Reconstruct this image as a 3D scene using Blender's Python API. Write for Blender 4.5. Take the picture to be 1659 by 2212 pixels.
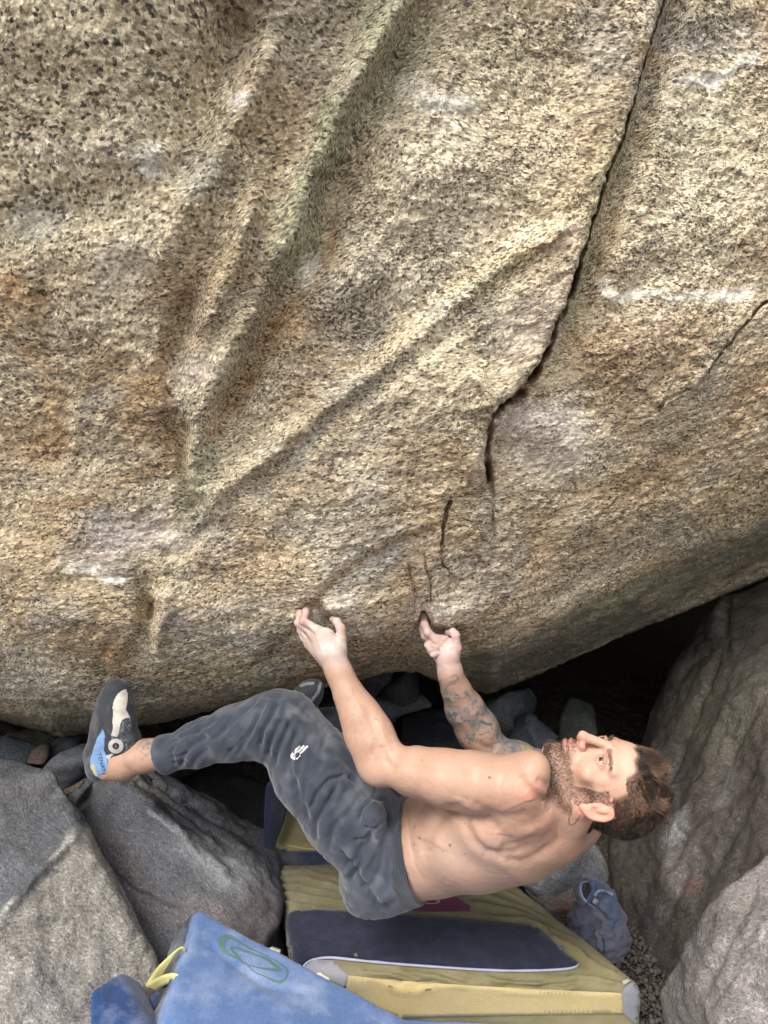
import bpy, bmesh, math, random
import numpy as np
from mathutils import Vector, Matrix
random.seed(7); np.random.seed(7)
for _o in list(bpy.data.objects): bpy.data.objects.remove(_o)
scn = bpy.context.scene
COL = scn.collection
# ------------------------------------------------------------------ camera, sky, sun, exposure
PITCH = math.radians(10); CAMH = 1.6; FP = 1641.7          # FP: focal length in the 1659 x 2212 reading grid
cam = bpy.data.objects.new('camera', bpy.data.cameras.new('camera')); COL.objects.link(cam)
cam.location = (0, 0, CAMH); cam.rotation_euler = (math.pi/2 - PITCH, 0, 0)
cam.data.sensor_fit = 'VERTICAL'; cam.data.sensor_height = 24; cam.data.angle = 2*math.atan(1106/FP)
cam.data.clip_start = 0.02; cam.data.clip_end = 300
cam.data.dof.use_dof = True; cam.data.dof.focus_distance = 1.66; cam.data.dof.aperture_fstop = 9
scn.camera = cam
SUN_EL = math.radians(54); SUN_AZ = math.radians(210)
world = bpy.data.worlds.new('World'); scn.world = world; world.use_nodes = True
wn = world.node_tree.nodes; wl = world.node_tree.links
sky = wn.new('ShaderNodeTexSky'); sky.sky_type = 'NISHITA'; sky.sun_disc = False
sky.sun_elevation = SUN_EL; sky.sun_rotation = SUN_AZ; sky.air_density = 1.0; sky.dust_density = 4.0
wn['Background'].inputs['Strength'].default_value = 0.15
hs = wn.new('ShaderNodeHueSaturation'); hs.inputs['Saturation'].default_value = .25; wl.new(sky.outputs['Color'], hs.inputs['Color']); wl.new(hs.outputs['Color'], wn['Background'].inputs['Color'])   # thin cloud: a whiter sky
sun = bpy.data.objects.new('sun', bpy.data.lights.new('sun', 'SUN')); COL.objects.link(sun)
sun.data.energy = 1.7; sun.data.angle = math.radians(24); sun.data.color = (1.0, 0.95, 0.87)
sdir = Vector((math.sin(SUN_AZ)*math.cos(SUN_EL), math.cos(SUN_AZ)*math.cos(SUN_EL), math.sin(SUN_EL)))
sun.rotation_euler = sdir.to_track_quat('Z', 'Y').to_euler()
scn.view_settings.view_transform = 'Standard'; scn.view_settings.look = 'None'
scn.view_settings.exposure = 0.95; scn.view_settings.gamma = 1; scn.view_settings.use_curve_mapping = False
scn.render.engine = 'CYCLES'
# ------------------------------------------------------------------ helpers
CP, SP = math.cos(PITCH), math.sin(PITCH)
def C(fx, fy, d):                      # reading-grid point at depth d -> camera frame (x right, y up, z forward)
    return np.array([(fx-829.5)/FP*d, -(fy-1106)/FP*d, d], dtype=float)
def c2w(p):
    p = np.asarray(p, dtype=float); x, y, z = p[..., 0], p[..., 1], p[..., 2]
    return np.stack([x, z*CP + y*SP, CAMH - z*SP + y*CP], -1)
def w2c(p):
    p = np.asarray(p, dtype=float); x, Y, Z = p[..., 0], p[..., 1], p[..., 2]-CAMH
    return np.stack([x, Y*SP + Z*CP, Y*CP - Z*SP], -1)
def c2f(p):
    return 829.5 + p[..., 0]/p[..., 2]*FP, 1106 - p[..., 1]/p[..., 2]*FP
def W(fx, fy, d): return c2w(C(fx, fy, d))
def G(fx, fy, z=0.0):                  # where that line of sight meets the height z
    r = c2w(C(fx, fy, 1.0)) - np.array([0, 0, CAMH]); t = (z-CAMH)/r[2]
    return np.array([0, 0, CAMH]) + r*t
def _hash(ix, iy, iz, seed):
    n = (ix.astype(np.int64)*73856093) ^ (iy.astype(np.int64)*19349663) ^ (iz.astype(np.int64)*83492791) ^ (seed*2654435)
    n = (n ^ (n >> 13)) * 1274126177; n &= 0x7fffffff; n = (n ^ (n >> 16)) & 0xffff
    return n.astype(np.float32)/32767.5 - 1.0
def vnoise(P, s=1.0, seed=0):
    P = np.asarray(P, dtype=np.float32)*s + 1000.37
    i = np.floor(P).astype(np.int32); f = P - i; f = f*f*f*(f*(f*6-15)+10)
    x, y, z = i[..., 0], i[..., 1], i[..., 2]; u, v, w = f[..., 0], f[..., 1], f[..., 2]
    def h(a, b, c): return _hash(x+a, y+b, z+c, seed)
    a = h(0,0,0)*(1-u)+h(1,0,0)*u; b = h(0,1,0)*(1-u)+h(1,1,0)*u
    c = h(0,0,1)*(1-u)+h(1,0,1)*u; d = h(0,1,1)*(1-u)+h(1,1,1)*u
    return (a*(1-v)+b*v)*(1-w) + (c*(1-v)+d*v)*w
def fbm(P, s, o=4, seed=0, g=0.5):
    r = 0; a = 1; t = 0
    for k in range(o):
        r = r + a*vnoise(P, s*2.03**k, seed+k*17); t += a; a *= g
    return r/t
def sstep(a, b, x):
    t = np.clip((x-a)/(b-a), 0, 1); return t*t*(3-2*t)
def segdist(fx, fy, poly):             # distance, signed side and position along a polyline
    best = np.full(fx.shape, 1e9, np.float32); sg = np.ones(fx.shape, np.float32); tt = np.zeros(fx.shape, np.float32)
    n = len(poly)-1
    for k in range(n):
        (ax, ay), (bx, by) = poly[k][:2], poly[k+1][:2]
        dx, dy = bx-ax, by-ay; L2 = dx*dx+dy*dy+1e-9
        t = np.clip(((fx-ax)*dx+(fy-ay)*dy)/L2, 0, 1)
        d = np.hypot(fx-ax-t*dx, fy-ay-t*dy); m = d < best
        best = np.where(m, d, best); sg = np.where(m, np.sign(dx*(fy-ay)-dy*(fx-ax)), sg); tt = np.where(m, (k+t)/n, tt)
    return best, sg, tt
def sculpt(fx, fy, feats):             # relief (metres) from a list of traced ridges, grooves, steps and lumps
    h = np.zeros(fx.shape, np.float32)
    for f in feats:
        k = f[0]
        if k == 'blob':
            _, cx, cy, rx, ry, ang, H = f; c, s = math.cos(math.radians(ang)), math.sin(math.radians(ang))
            u = ((fx-cx)*c+(fy-cy)*s)/rx; v = (-(fx-cx)*s+(fy-cy)*c)/ry
            h += H*np.exp(-(u*u+v*v)); continue
        P = f[1]; xs = [p[0] for p in P]; ys = [p[1] for p in P]; R = 3.2*(f[3] if k in ('line', 'crack') else max(f[3], f[4]))
        m = (fx > min(xs)-R) & (fx < max(xs)+R) & (fy > min(ys)-R) & (fy < max(ys)+R)
        if not m.any(): continue
        d, sg, t = segdist(fx[m], fy[m], P)
        fade = sstep(0, .12, t)*sstep(0, .12, 1-t) if len(f) < 6 or k == 'line' and len(f) < 5 else 1
        if k == 'line': h[m] += f[2]*np.exp(-(d/f[3])**2)*(0.25+0.75*fade)
        elif k == 'crack': q = np.stack([fx[m], fy[m], 0*fx[m]], -1); h[m] += f[2]*np.exp(-(d/(f[3]*(1+.55*vnoise(q, 1/17, 5)+.10*vnoise(q, 1/7, 6))))**4)*sstep(0, .03, t)*sstep(0, .05, 1-t)*(.75+.5*vnoise(q, 1/25, 8))
        elif k == 'step':
            s = d*sg; h[m] += f[2]*(1/(1+np.exp(-np.clip(s/f[3], -30, 30))))*np.exp(-np.maximum(s, 0)/f[4])*np.exp(-np.maximum(-s, 0)/f[4])*fade
    return h
# mesh objects
def new_obj(name, verts, faces, mat=None, parent=None, smooth=True, loops=None):
    me = bpy.data.meshes.new(name)
    verts = np.asarray(verts, dtype=np.float32)
    if isinstance(faces, np.ndarray):
        nf, k = faces.shape
        me.vertices.add(len(verts)); me.vertices.foreach_set('co', verts.ravel())
        me.loops.add(nf*k); me.loops.foreach_set('vertex_index', faces.astype(np.int32).ravel())
        me.polygons.add(nf); me.polygons.foreach_set('loop_start', np.arange(0, nf*k, k, dtype=np.int32))
        me.update(calc_edges=True)
    else:
        me.from_pydata([tuple(map(float, v)) for v in verts], [], [tuple(map(int, f)) for f in faces]); me.update()
    if smooth: me.polygons.foreach_set('use_smooth', np.ones(len(me.polygons), dtype=bool))
    me.validate(clean_customdata=False)
    o = bpy.data.objects.new(name, me); COL.objects.link(o)
    if mat: me.materials.append(mat)
    if parent:
        o.parent = parent
        me.transform(Matrix.Translation(-parent.location))
    return o
def settle(o, loc=None):               # put the origin of a one-mesh thing at its base
    me = o.data; n = len(me.vertices); a = np.empty(n*3, np.float32); me.vertices.foreach_get('co', a); a = a.reshape(-1, 3)
    if loc is None: loc = ((a[:, 0].min()+a[:, 0].max())/2, (a[:, 1].min()+a[:, 1].max())/2, a[:, 2].min())
    me.transform(Matrix.Translation(-Vector([float(v) for v in loc]))); o.location = [float(v) for v in loc]; return o
def tag(o, label=None, cat=None, group=None, kind=None):
    if label: o['label'] = label
    if cat: o['category'] = cat
    if group: o['group'] = group
    if kind: o['kind'] = kind
    return o
def empty(name, loc):
    o = bpy.data.objects.new(name, None); o.empty_display_size = .05; o.location = [float(v) for v in loc]; COL.objects.link(o); return o
def vcol(o, name, rgb):
    me = o.data; a = me.attributes.new(name, 'FLOAT_COLOR', 'POINT'); r = np.ones((len(me.vertices), 4), np.float32)
    r[:, :rgb.shape[1]] = rgb; a.data.foreach_set('color', r.ravel())
def vvec(o, name, v):
    a = o.data.attributes.new(name, 'FLOAT_VECTOR', 'POINT'); a.data.foreach_set('vector', np.asarray(v, np.float32).ravel())
def vnormals(V, F):
    a = V[F[:, 0]]; b = V[F[:, 1]]; c = V[F[:, 2]]; d = V[F[:, 3]] if F.shape[1] == 4 else c
    n = np.cross(c-a, d-b) if F.shape[1] == 4 else np.cross(b-a, c-a)
    N = np.zeros_like(V)
    for k in range(F.shape[1]):
        for ax in range(3): N[:, ax] += np.bincount(F[:, k], n[:, ax], len(V))
    return N/(np.linalg.norm(N, axis=1, keepdims=True)+1e-12)
def smooth_mesh(V, F, it=1, lam=.5):
    E = np.concatenate([F[:, [k, (k+1) % F.shape[1]]] for k in range(F.shape[1])])
    for _ in range(it):
        cnt = np.bincount(E[:, 0], minlength=len(V))+np.bincount(E[:, 1], minlength=len(V)); S = np.zeros_like(V)
        for ax in range(3): S[:, ax] = np.bincount(E[:, 0], V[E[:, 1], ax], len(V))+np.bincount(E[:, 1], V[E[:, 0], ax], len(V))
        V = V+lam*(S/np.maximum(cnt, 1)[:, None]-V)
    return V
class Field:                           # a signed-distance field on a grid, turned into a mesh by surface nets
    def __init__(s, lo, hi, h):
        s.lo = np.array(lo, float); s.h = h; s.n = np.ceil((np.array(hi)-s.lo)/h).astype(int)+1
        s.f = np.full(s.n, 0.5, np.float32)
        s.ax = [(s.lo[k]+h*np.arange(s.n[k])).astype(np.float32) for k in range(3)]
    def _sub(s, lo, hi):
        a = np.clip(np.floor((np.array(lo)-s.lo)/s.h).astype(int), 0, s.n-1); b = np.clip(np.ceil((np.array(hi)-s.lo)/s.h).astype(int)+1, 1, s.n)
        sl = tuple(slice(a[k], b[k]) for k in range(3))
        if any(b[k] <= a[k] for k in range(3)): return None, None
        return sl, (s.ax[0][sl[0]][:, None, None], s.ax[1][sl[1]][None, :, None], s.ax[2][sl[2]][None, None, :])
    def _mix(s, sl, d, k, op):
        f = s.f[sl]
        if op == 'add':
            if k > 0: h = np.maximum(k-np.abs(f-d), 0)/k; r = np.minimum(f, d)-h*h*k*.25
            else: r = np.minimum(f, d)
        else:
            d = -d
            if k > 0: h = np.maximum(k-np.abs(f-d), 0)/k; r = np.maximum(f, d)+h*h*k*.25
            else: r = np.maximum(f, d)
        s.f[sl] = r
    def cone(s, a, b, r1, r2, k=.02, op='add'):
        a = np.asarray(a, float); b = np.asarray(b, float); R = max(r1, r2)+k+3*s.h
        sl, X = s._sub(np.minimum(a, b)-R, np.maximum(a, b)+R)
        if sl is None: return
        ba = b-a; L2 = ba@ba+1e-12
        t = ((X[0]-a[0])*ba[0]+(X[1]-a[1])*ba[1]+(X[2]-a[2])*ba[2])/L2; t = np.clip(t, 0, 1)
        d = np.sqrt((X[0]-a[0]-t*ba[0])**2+(X[1]-a[1]-t*ba[1])**2+(X[2]-a[2]-t*ba[2])**2)-(r1+(r2-r1)*t)
        s._mix(sl, d, k, op)
    def chain(s, pts, k=.02, op='add'):
        for (p, r), (q, r2) in zip(pts[:-1], pts[1:]): s.cone(p, q, r, r2, k, op)
    def ell(s, c, r, M=None, k=.02, op='add'):     # M: rows are the ellipsoid's own axes
        c = np.asarray(c, float); r = np.asarray(r, float); M = np.eye(3) if M is None else np.asarray(M, float)
        ext = np.sqrt(((M*r[:, None])**2).sum(0))+k+3*s.h
        sl, X = s._sub(c-ext, c+ext)
        if sl is None: return
        q = [(X[0]-c[0])*M[i, 0]+(X[1]-c[1])*M[i, 1]+(X[2]-c[2])*M[i, 2] for i in range(3)]
        k0 = np.sqrt((q[0]/r[0])**2+(q[1]/r[1])**2+(q[2]/r[2])**2)+1e-6
        k1 = np.sqrt((q[0]/r[0]**2)**2+(q[1]/r[1]**2)**2+(q[2]/r[2]**2)**2)+1e-6
        s._mix(sl, k0*(k0-1)/k1, k, op)
    def ring(s, c0, c1, M0, M1, a0, b0, a1, b1, k=.02, op='add'):   # elliptic cone: M rows = (side axis, front axis)
        R = max(a0, b0, a1, b1)+k+3*s.h; sl, X = s._sub(np.minimum(c0, c1)-R, np.maximum(c0, c1)+R)
        if sl is None: return
        ba = c1-c0; L2 = ba@ba; L = math.sqrt(L2)
        t = ((X[0]-c0[0])*ba[0]+(X[1]-c0[1])*ba[1]+(X[2]-c0[2])*ba[2])/L2; tc = np.clip(t, 0, 1)
        q = [X[i]-c0[i]-tc*ba[i] for i in range(3)]
        S = [M0[0][i]+(M1[0][i]-M0[0][i])*tc for i in range(3)]; T = [M0[1][i]+(M1[1][i]-M0[1][i])*tc for i in range(3)]
        u = q[0]*S[0]+q[1]*S[1]+q[2]*S[2]; v = q[0]*T[0]+q[1]*T[1]+q[2]*T[2]; w = (t-tc)*L
        a = a0+(a1-a0)*tc; b = b0+(b1-b0)*tc
        k0 = np.sqrt((u/a)**2+(v/b)**2+(w/b)**2)+1e-6; k1 = np.sqrt((u/a**2)**2+(v/b**2)**2+(w/b**2)**2)+1e-6
        s._mix(sl, k0*(k0-1)/k1, k, op)
    def planes(s, N, D, k=.02):
        X = (s.ax[0][:, None, None], s.ax[1][None, :, None], s.ax[2][None, None, :]); acc = None
        for n, d in zip(N, D):
            e = (X[0]*n[0]+X[1]*n[1]+X[2]*n[2]-d).astype(np.float32)
            if acc is None: acc = e
            else: h = np.maximum(k-np.abs(acc-e), 0)/k; acc = np.maximum(acc, e)+h*h*k*.25
        s.f = np.minimum(s.f, acc)
    def mesh(s):
        f = s.f; f[0] = f[-1] = 1; f[:, 0] = f[:, -1] = 1; f[:, :, 0] = f[:, :, -1] = 1
        ins = f < 0; n = ins[:-1, :-1, :-1].astype(np.uint8)
        for d in ((1,0,0),(0,1,0),(0,0,1),(1,1,0),(1,0,1),(0,1,1),(1,1,1)):
            n = n+ins[d[0]:s.n[0]-1+d[0], d[1]:s.n[1]-1+d[1], d[2]:s.n[2]-1+d[2]]
        act = np.argwhere((n > 0) & (n < 8)); idx = np.full(n.shape, -1, np.int32); idx[tuple(act.T)] = np.arange(len(act))
        acc = np.zeros((len(act), 3)); cnt = np.zeros(len(act))
        cs = [(0,0,0),(1,0,0),(0,1,0),(1,1,0),(0,0,1),(1,0,1),(0,1,1),(1,1,1)]
        val = [f[act[:, 0]+c[0], act[:, 1]+c[1], act[:, 2]+c[2]] for c in cs]
        for i in range(8):
            for j in range(i+1, 8):
                if sum(abs(cs[i][q]-cs[j][q]) for q in range(3)) != 1: continue
                m = (val[i] < 0) != (val[j] < 0); t = val[i][m]/(val[i][m]-val[j][m])
                acc[m] += np.array(cs[i])+t[:, None]*(np.array(cs[j])-np.array(cs[i])); cnt[m] += 1
        V = s.lo+s.h*(act+acc/cnt[:, None]); Fs = []
        for ax in range(3):
            a = [slice(None)]*3; b = [slice(None)]*3; a[ax] = slice(0, -1); b[ax] = slice(1, None)
            A = ins[tuple(a)]; B = ins[tuple(b)]; e = np.argwhere(A != B)
            flip = A[tuple(e.T)]; u, v = [(1, 2), (2, 0), (0, 1)][ax]
            q = []
            for du, dv in ((-1, -1), (0, -1), (0, 0), (-1, 0)):
                c = e.copy(); c[:, u] += du; c[:, v] += dv; q.append(idx[c[:, 0], c[:, 1], c[:, 2]])
            q = np.stack(q, 1); q[~flip] = q[~flip][:, ::-1]; Fs.append(q)
        return V, np.concatenate(Fs)
def hull_planes(pts):
    bm = bmesh.new(); [bm.verts.new([float(v) for v in p]) for p in pts]
    bmesh.ops.convex_hull(bm, input=bm.verts); bm.normal_update(); c = np.mean(np.array(pts, float), 0); N = []; D = []
    for f in bm.faces:
        n = np.array(f.normal); p = np.array(f.verts[0].co)
        if np.linalg.norm(n) < .5 or f.calc_area() < 1e-7: continue
        if n@(c-p) > 0: n = -n
        if any(n@m > .9995 and abs(n@p-e) < 1e-3 for m, e in zip(N, D)): continue
        N.append(n); D.append(n@p)
    bm.free(); return N, D
# node helper
class NT:
    def __init__(s, name):
        s.m = bpy.data.materials.new(name); s.m.use_nodes = True; s.t = s.m.node_tree; s.bs = s.t.nodes['Principled BSDF']
    def n(s, typ, **kw):
        nd = s.t.nodes.new('ShaderNode'+typ)
        for k, v in kw.items():
            if hasattr(nd, k) and k not in ('Scale', 'Detail'): setattr(nd, k, v)
            else: s.put(nd.inputs[k.replace('_', ' ')], v)
        return nd
    def put(s, sock, v):
        if isinstance(v, bpy.types.NodeSocket): s.t.links.new(v, sock)
        elif isinstance(v, bpy.types.Node): s.t.links.new(v.outputs[0], sock)
        else:
            if sock.type == 'RGBA' and not hasattr(v, '__len__'): v = (v, v, v, 1)
            elif sock.type == 'RGBA' and len(v) == 3: v = (*v, 1)
            sock.default_value = v
    def noise(s, vec, scale, detail=3, rough=.6, dist=0.):
        return s.n('TexNoise', Vector=vec, Scale=scale, Detail=detail, Roughness=rough, Distortion=dist).outputs[0]
    def ramp(s, fac, a, b, c0=0., c1=1.):
        nd = s.n('MapRange'); s.put(nd.inputs[0], fac)
        for i, v in zip((1, 2, 3, 4), (a, b, c0, c1)): s.put(nd.inputs[i], v)
        nd.clamp = True; return nd.outputs[0]
    def math(s, op, a, b=0.):
        nd = s.n('Math'); nd.operation = op; s.put(nd.inputs[0], a); s.put(nd.inputs[1], b); return nd.outputs[0]
    def mix(s, fac, a, b, mode='MIX'):
        nd = s.n('Mix'); nd.data_type = 'RGBA'; nd.blend_type = mode; s.put(nd.inputs[0], fac); s.put(nd.inputs[6], a); s.put(nd.inputs[7], b); return nd.outputs[2]
    def map(s, vec, scale=(1, 1, 1), rot=(0, 0, 0)):
        nd = s.n('Mapping'); s.put(nd.inputs[0], vec); nd.inputs[3].default_value = scale; nd.inputs[2].default_value = rot; return nd.outputs[0]
    def attr(s, name): return s.n('Attribute', attribute_name=name)
    def obj(s): return s.n('TexCoord').outputs['Object']
    def bump(s, h, strength=.5, dist=.005, prev=None):
        nd = s.n('Bump'); s.put(nd.inputs['Height'], h); s.put(nd.inputs['Strength'], strength); s.put(nd.inputs['Distance'], dist)
        if prev is not None: s.put(nd.inputs['Normal'], prev)
        return nd.outputs[0]
    def done(s, col, rough=.8, normal=None, spec=.3, **kw):
        s.put(s.bs.inputs['Base Color'], col); s.put(s.bs.inputs['Roughness'], rough); s.put(s.bs.inputs['Specular IOR Level'], spec)
        if normal is not None: s.put(s.bs.inputs['Normal'], normal)
        for k, v in kw.items(): s.put(s.bs.inputs[k.replace('_', ' ')], v)
        return s.m
# ================================================================== THE BIG OVERHANGING BOULDER
def tps_fit(P, v, lam=1e-3):
    P = np.array(P, float); n = len(P); r = np.linalg.norm(P[:, None]-P[None], axis=2); K = np.where(r > 0, r*r*np.log(r+1e-12), 0)+lam*np.eye(n)
    A = np.zeros((n+3, n+3)); A[:n, :n] = K; A[:n, n] = 1; A[:n, n+1:] = P; A[n, :n] = 1; A[n+1:, :n] = P.T
    return P, np.linalg.solve(A, np.concatenate([v, [0, 0, 0]]))
def tps_eval(M, x, y):
    P, w = M; r = w[len(P)]+w[len(P)+1]*x+w[len(P)+2]*y
    for k, p in enumerate(P):
        d2 = (x-p[0])**2+(y-p[1])**2+1e-12; r = r+w[k]*.5*d2*np.log(d2)
    return r
DP = [(0,0,1.02),(500,0,1.06),(900,0,1.16),(1300,0,1.26),(1659,0,1.38),(0,600,1.30),(600,600,1.33),(1100,600,1.43),(1659,600,1.62),
      (0,1100,1.62),(500,1100,1.60),(1000,1100,1.66),(1400,1000,1.78),(1659,1000,1.90),(0,1450,1.86),(250,1470,1.86),(660,1330,1.745),
      (925,1340,1.835),(1300,1250,1.95),(1659,1130,2.1),(500,1400,1.80),(-400,1450,1.9),(-400,600,1.35),(2100,600,1.8),(2100,1000,2.1)]
TP = tps_fit([(a/1000, b/1000) for a, b, _ in DP], [d for _, _, d in DP])
EX = [-1200,-300,0,130,210,350,500,620,740,830,900,960,1060,1180,1400,1659,2100,2900]
EY = [1560,1560,1555,1590,1585,1560,1525,1500,1475,1450,1450,1480,1500,1450,1350,1250,1080,950]
def face_depth(fx, fy, edge):
    x = np.clip(fx, -350, 2050); y = np.clip(fy, -150, 1600)
    d = tps_eval(TP, x/1000, y/1000)
    Wd = np.interp(fx, [0, 400, 800, 1000, 1300, 1659], [290, 240, 170, 210, 260, 225]); Cx = np.interp(fx, [0, 600, 1000, 1659], [.62, .50, .65, .85])
    u = np.clip(1-(edge-fy)/Wd, 0, 1); return d+Cx*(1-np.sqrt(np.maximum(1-u*u, 0)))
CRACK = [(1442,-40),(1437,0),(1420,60),(1398,120),(1382,170),(1358,240),(1338,300),(1318,345),(1300,395),(1288,450),(1272,510),(1255,565),(1240,615),(1222,660),(1203,695),(1190,745),(1165,795),(1140,838),(1112,866),(1078,884),(1062,915),(1053,950),(1048,985),(1050,1018),(1060,1045),(1066,1075)]
RIDGA = [(1240,470),(1190,515),(1120,548),(1060,590),(1015,630),(930,705),(850,775),(770,835),(660,915),(590,975),(535,1005),(495,1045)]
RIDGB = [(900,-60),(860,40),(800,150),(765,230),(715,330),(668,430),(640,520),(600,590),(560,660),(500,770),(450,870),(410,960),(400,1060)]
TROUB = [(950,-80),(905,40),(850,150),(790,240),(752,320),(712,430),(680,530),(610,610),(560,740),(490,880),(430,970)]
LEDGE = [(935,1120),(900,1145),(850,1165),(760,1220),(705,1268),(668,1305),(640,1345),(560,1410),(500,1455)]
FEATS = [
 ('step', CRACK, .052, 6, 80), ('line', CRACK[14:], -.02, 16), ('line', [(x+32, y+8) for x, y in CRACK[:17]], -.036, 28), ('line', [(x+92, y+10) for x, y in CRACK[:15]], .008, 40),
 ('line', [(x-75, y) for x, y in CRACK[:15]], .015, 60),
 ('step', [(x+2, y-2) for x, y in RIDGA], -.013, 9, 100), ('line', RIDGA, .020, 28), ('line', [(x+16, y+26) for x, y in RIDGA[1:]], -.013, 22),
 ('line', RIDGB, .050, 44), ('line', TROUB, -.052, 42), ('line', [(610,40),(540,200),(480,330),(400,470),(330,600)], .022, 40), ('line', [(560,20),(480,170),(420,300),(360,430)], -.022, 40), ('line', [(560,380),(520,560),(440,700),(380,830),(360,900)], .034, 32),
 ('line', [(430,620),(400,740),(370,860),(385,1000)], -.032, 26), ('blob', 400,740,40,90,15,-.02), ('blob', 330,850,60,110,10,.018),
 ('line', [(400,900),(395,980),(400,1060),(420,1110)], -.030, 16), ('line', [(500,1040),(470,1060),(460,1090),(480,1130)], .020, 20),
 ('line', [(470,1120),(420,1160),(380,1190),(340,1200)], -.016, 18), ('line', [(560,985),(550,1005),(520,1030)], .014, 14),
 ('step', [(90,1236),(180,1252),(300,1250),(400,1236),(520,1228)], -.012, 6, 60), ('blob', 240,1190,70,60,0,-.012), ('blob', 350,1140,50,40,0,-.008),
 ('line', [(300,1250),(310,1290),(320,1330),(300,1390),(280,1450)], -.034, 20), ('line', [(355,1270),(350,1320),(335,1370),(330,1420)], .026, 20), ('blob', 318,1325,18,26,0,-.03),
 ('blob', 318,1400,14,20,0,-.02), ('blob', 130,1330,90,60,0,.02), ('line', [(240,1470),(215,1440),(235,1400),(270,1370)], -.012, 12),
 ('step', LEDGE, .018, 6, 110), ('line', [(x+6, y+10) for x, y in LEDGE], -.012, 11),
 ('line', [(1020,800),(1040,825),(1052,850),(1055,880)], .016, 12), ('step', [(1005,790),(1035,815),(1050,845),(1056,885)], .018, 6, 60),
 ('line', [(1110,868),(1085,880),(1058,884)], .018, 8), ('line', [(1135,860),(1100,895),(1075,940),(1066,1000)], -.020, 22), ('blob', 1190,940,90,60,20,.024),
 ('step', [(972,1080),(960,1120),(950,1160),(950,1200),(957,1228)], .012, 4, 50),
 ('line', [(882,1220),(890,1260),(902,1300)], -.012, 7), ('line', [(1062,1085),(1068,1150),(1066,1200),(1058,1225)], -.012, 6), ('step', [(1062,1085),(1068,1150),(1066,1200),(1058,1225)], .008, 5, 60),
 ('blob', 1010,1130,45,80,0,.016), ('blob', 1035,1060,30,30,0,-.014), ('blob', 940,1080,30,60,20,.014),
 ('blob', 915,1345,13,26,8,-.055), ('blob', 945,1375,40,14,15,-.03), ('blob', 990,1325,60,24,-12,.022), ('blob', 860,1370,70,40,-20,.016),
 ('line', [(675,1300),(690,1330),(720,1345)], -.026, 12), ('blob', 660,1316,12,14,0,-.025), ('blob', 706,1346,16,9,0,-.03), ('blob', 700,1315,40,18,15,.014), ('line', [(735,1362),(780,1366),(820,1362)], -.006, 5),
 ('step', [(1661,648),(1600,712),(1535,790),(1500,838),(1455,868),(1425,878),(1408,895)], .016, 5, 90),
 ('blob', 1450,905,55,40,0,.014), ('line', [(1500,760),(1520,800),(1480,850)], .012, 20),
 ('line', [(1230,100),(1200,180),(1180,240)], -.010, 30), ('blob', 1290,60,50,90,0,-.012), ('blob', 1500,110,90,60,0,-.010),
 ('line', [(1440,560),(1380,600),(1330,700)], -.008, 40), ('blob', 1390,740,120,60,-20,.018), ('blob', 1190,500,30,18,-35,.014), ('line', [(1230,505),(1205,520),(1195,535)], -.012, 8),
 ('line', [(1659,1135),(1500,1195),(1300,1275),(1150,1330),(1020,1375)], .020, 30), ('line', [(1240,1268),(1180,1300),(1130,1335),(1070,1365)], -.014, 14),
 ('blob', 120,90,200,120,30,.02), ('blob', 90,480,90,60,-20,-.022), ('line', [(330,300),(370,420),(290,520),(150,560)], .014, 50), ('blob', 230,330,120,70,0,.012),
 ('line', [(520,0),(450,120),(390,230),(360,340)], -.014, 50), ('line', [(130,560),(100,680),(120,800)], -.010, 30), ('blob', 60,980,80,60,0,-.012),
 ('line', [(150,980),(260,1010),(360,1080)], -.012, 40), ('blob', 560,1270,130,50,-15,.012), ('blob', 620,1180,140,50,-30,-.012), ('blob', 760,1080,160,60,-30,.012),
 ('blob', 900,880,120,80,-30,.016), ('blob', 760,620,90,50,-40,.02), ('blob', 960,380,120,80,-30,.018), ('blob', 1350,1120,200,50,-20,.014), ('blob', 1600,900,90,80,0,-.016)]
PAL = dict(brown=(.285,.215,.145), cream=(.86,.745,.52), tan=(.46,.345,.215), grey=(.43,.415,.375), green=(.36,.36,.23), rust=(.42,.24,.10), white=(.95,.89,.76), pink=(.54,.47,.43), dark=(.12,.105,.08), ochre=(.56,.43,.25), blue=(.41,.42,.37), dgreen=(.120,.115,.08))
CRACKS = [('crack', CRACK[0:7], -.09, 4.2), ('crack', CRACK[5:13], -.10, 6.0), ('crack', CRACK[11:18], -.12, 8.5), ('crack', CRACK[15:20], -.11, 9.0), ('crack', CRACK[18:25], -.10, 6.5), ('crack', CRACK[23:26], -.05, 3.5),
 ('crack', [(972,1078),(962,1100),(958,1120),(951,1150),(949,1185)], -.05, 3.3), ('crack', [(949,1180),(951,1205),(958,1230)], -.02, 2.6), ('crack', [(955,1222),(966,1232),(974,1252),(968,1285)], -.015, 2.6),
 ('crack', [(914,1200),(918,1225),(930,1250),(934,1275),(936,1312)], -.014, 2.6), ('crack', [(1066,1090),(1068,1120),(1070,1165)], -.010, 2.3), ('crack', [(882,1222),(888,1255),(900,1290)], -.008, 2.4),
 ('crack', [(1661,648),(1630,680),(1600,712),(1560,760),(1535,790),(1520,815)], -.05, 2.5), ('crack', [(1480,848),(1455,858),(1425,872),(1412,895)], -.022, 2.3), ('crack', [(1330,860),(1370,830)], -.008, 2.3),
 ('crack', [(170,1250),(230,1253),(300,1250)], -.012, 2.6), ('crack', [(320,1316),(318,1350)], -.02, 6), ('crack', [(915,1345),(917,1325)], -.05, 6), ('crack', [(730,1362),(780,1366),(825,1361)], -.006, 2.3), ('crack', [(1180,1300),(1150,1322),(1100,1345)], -.008, 3)]
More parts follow.
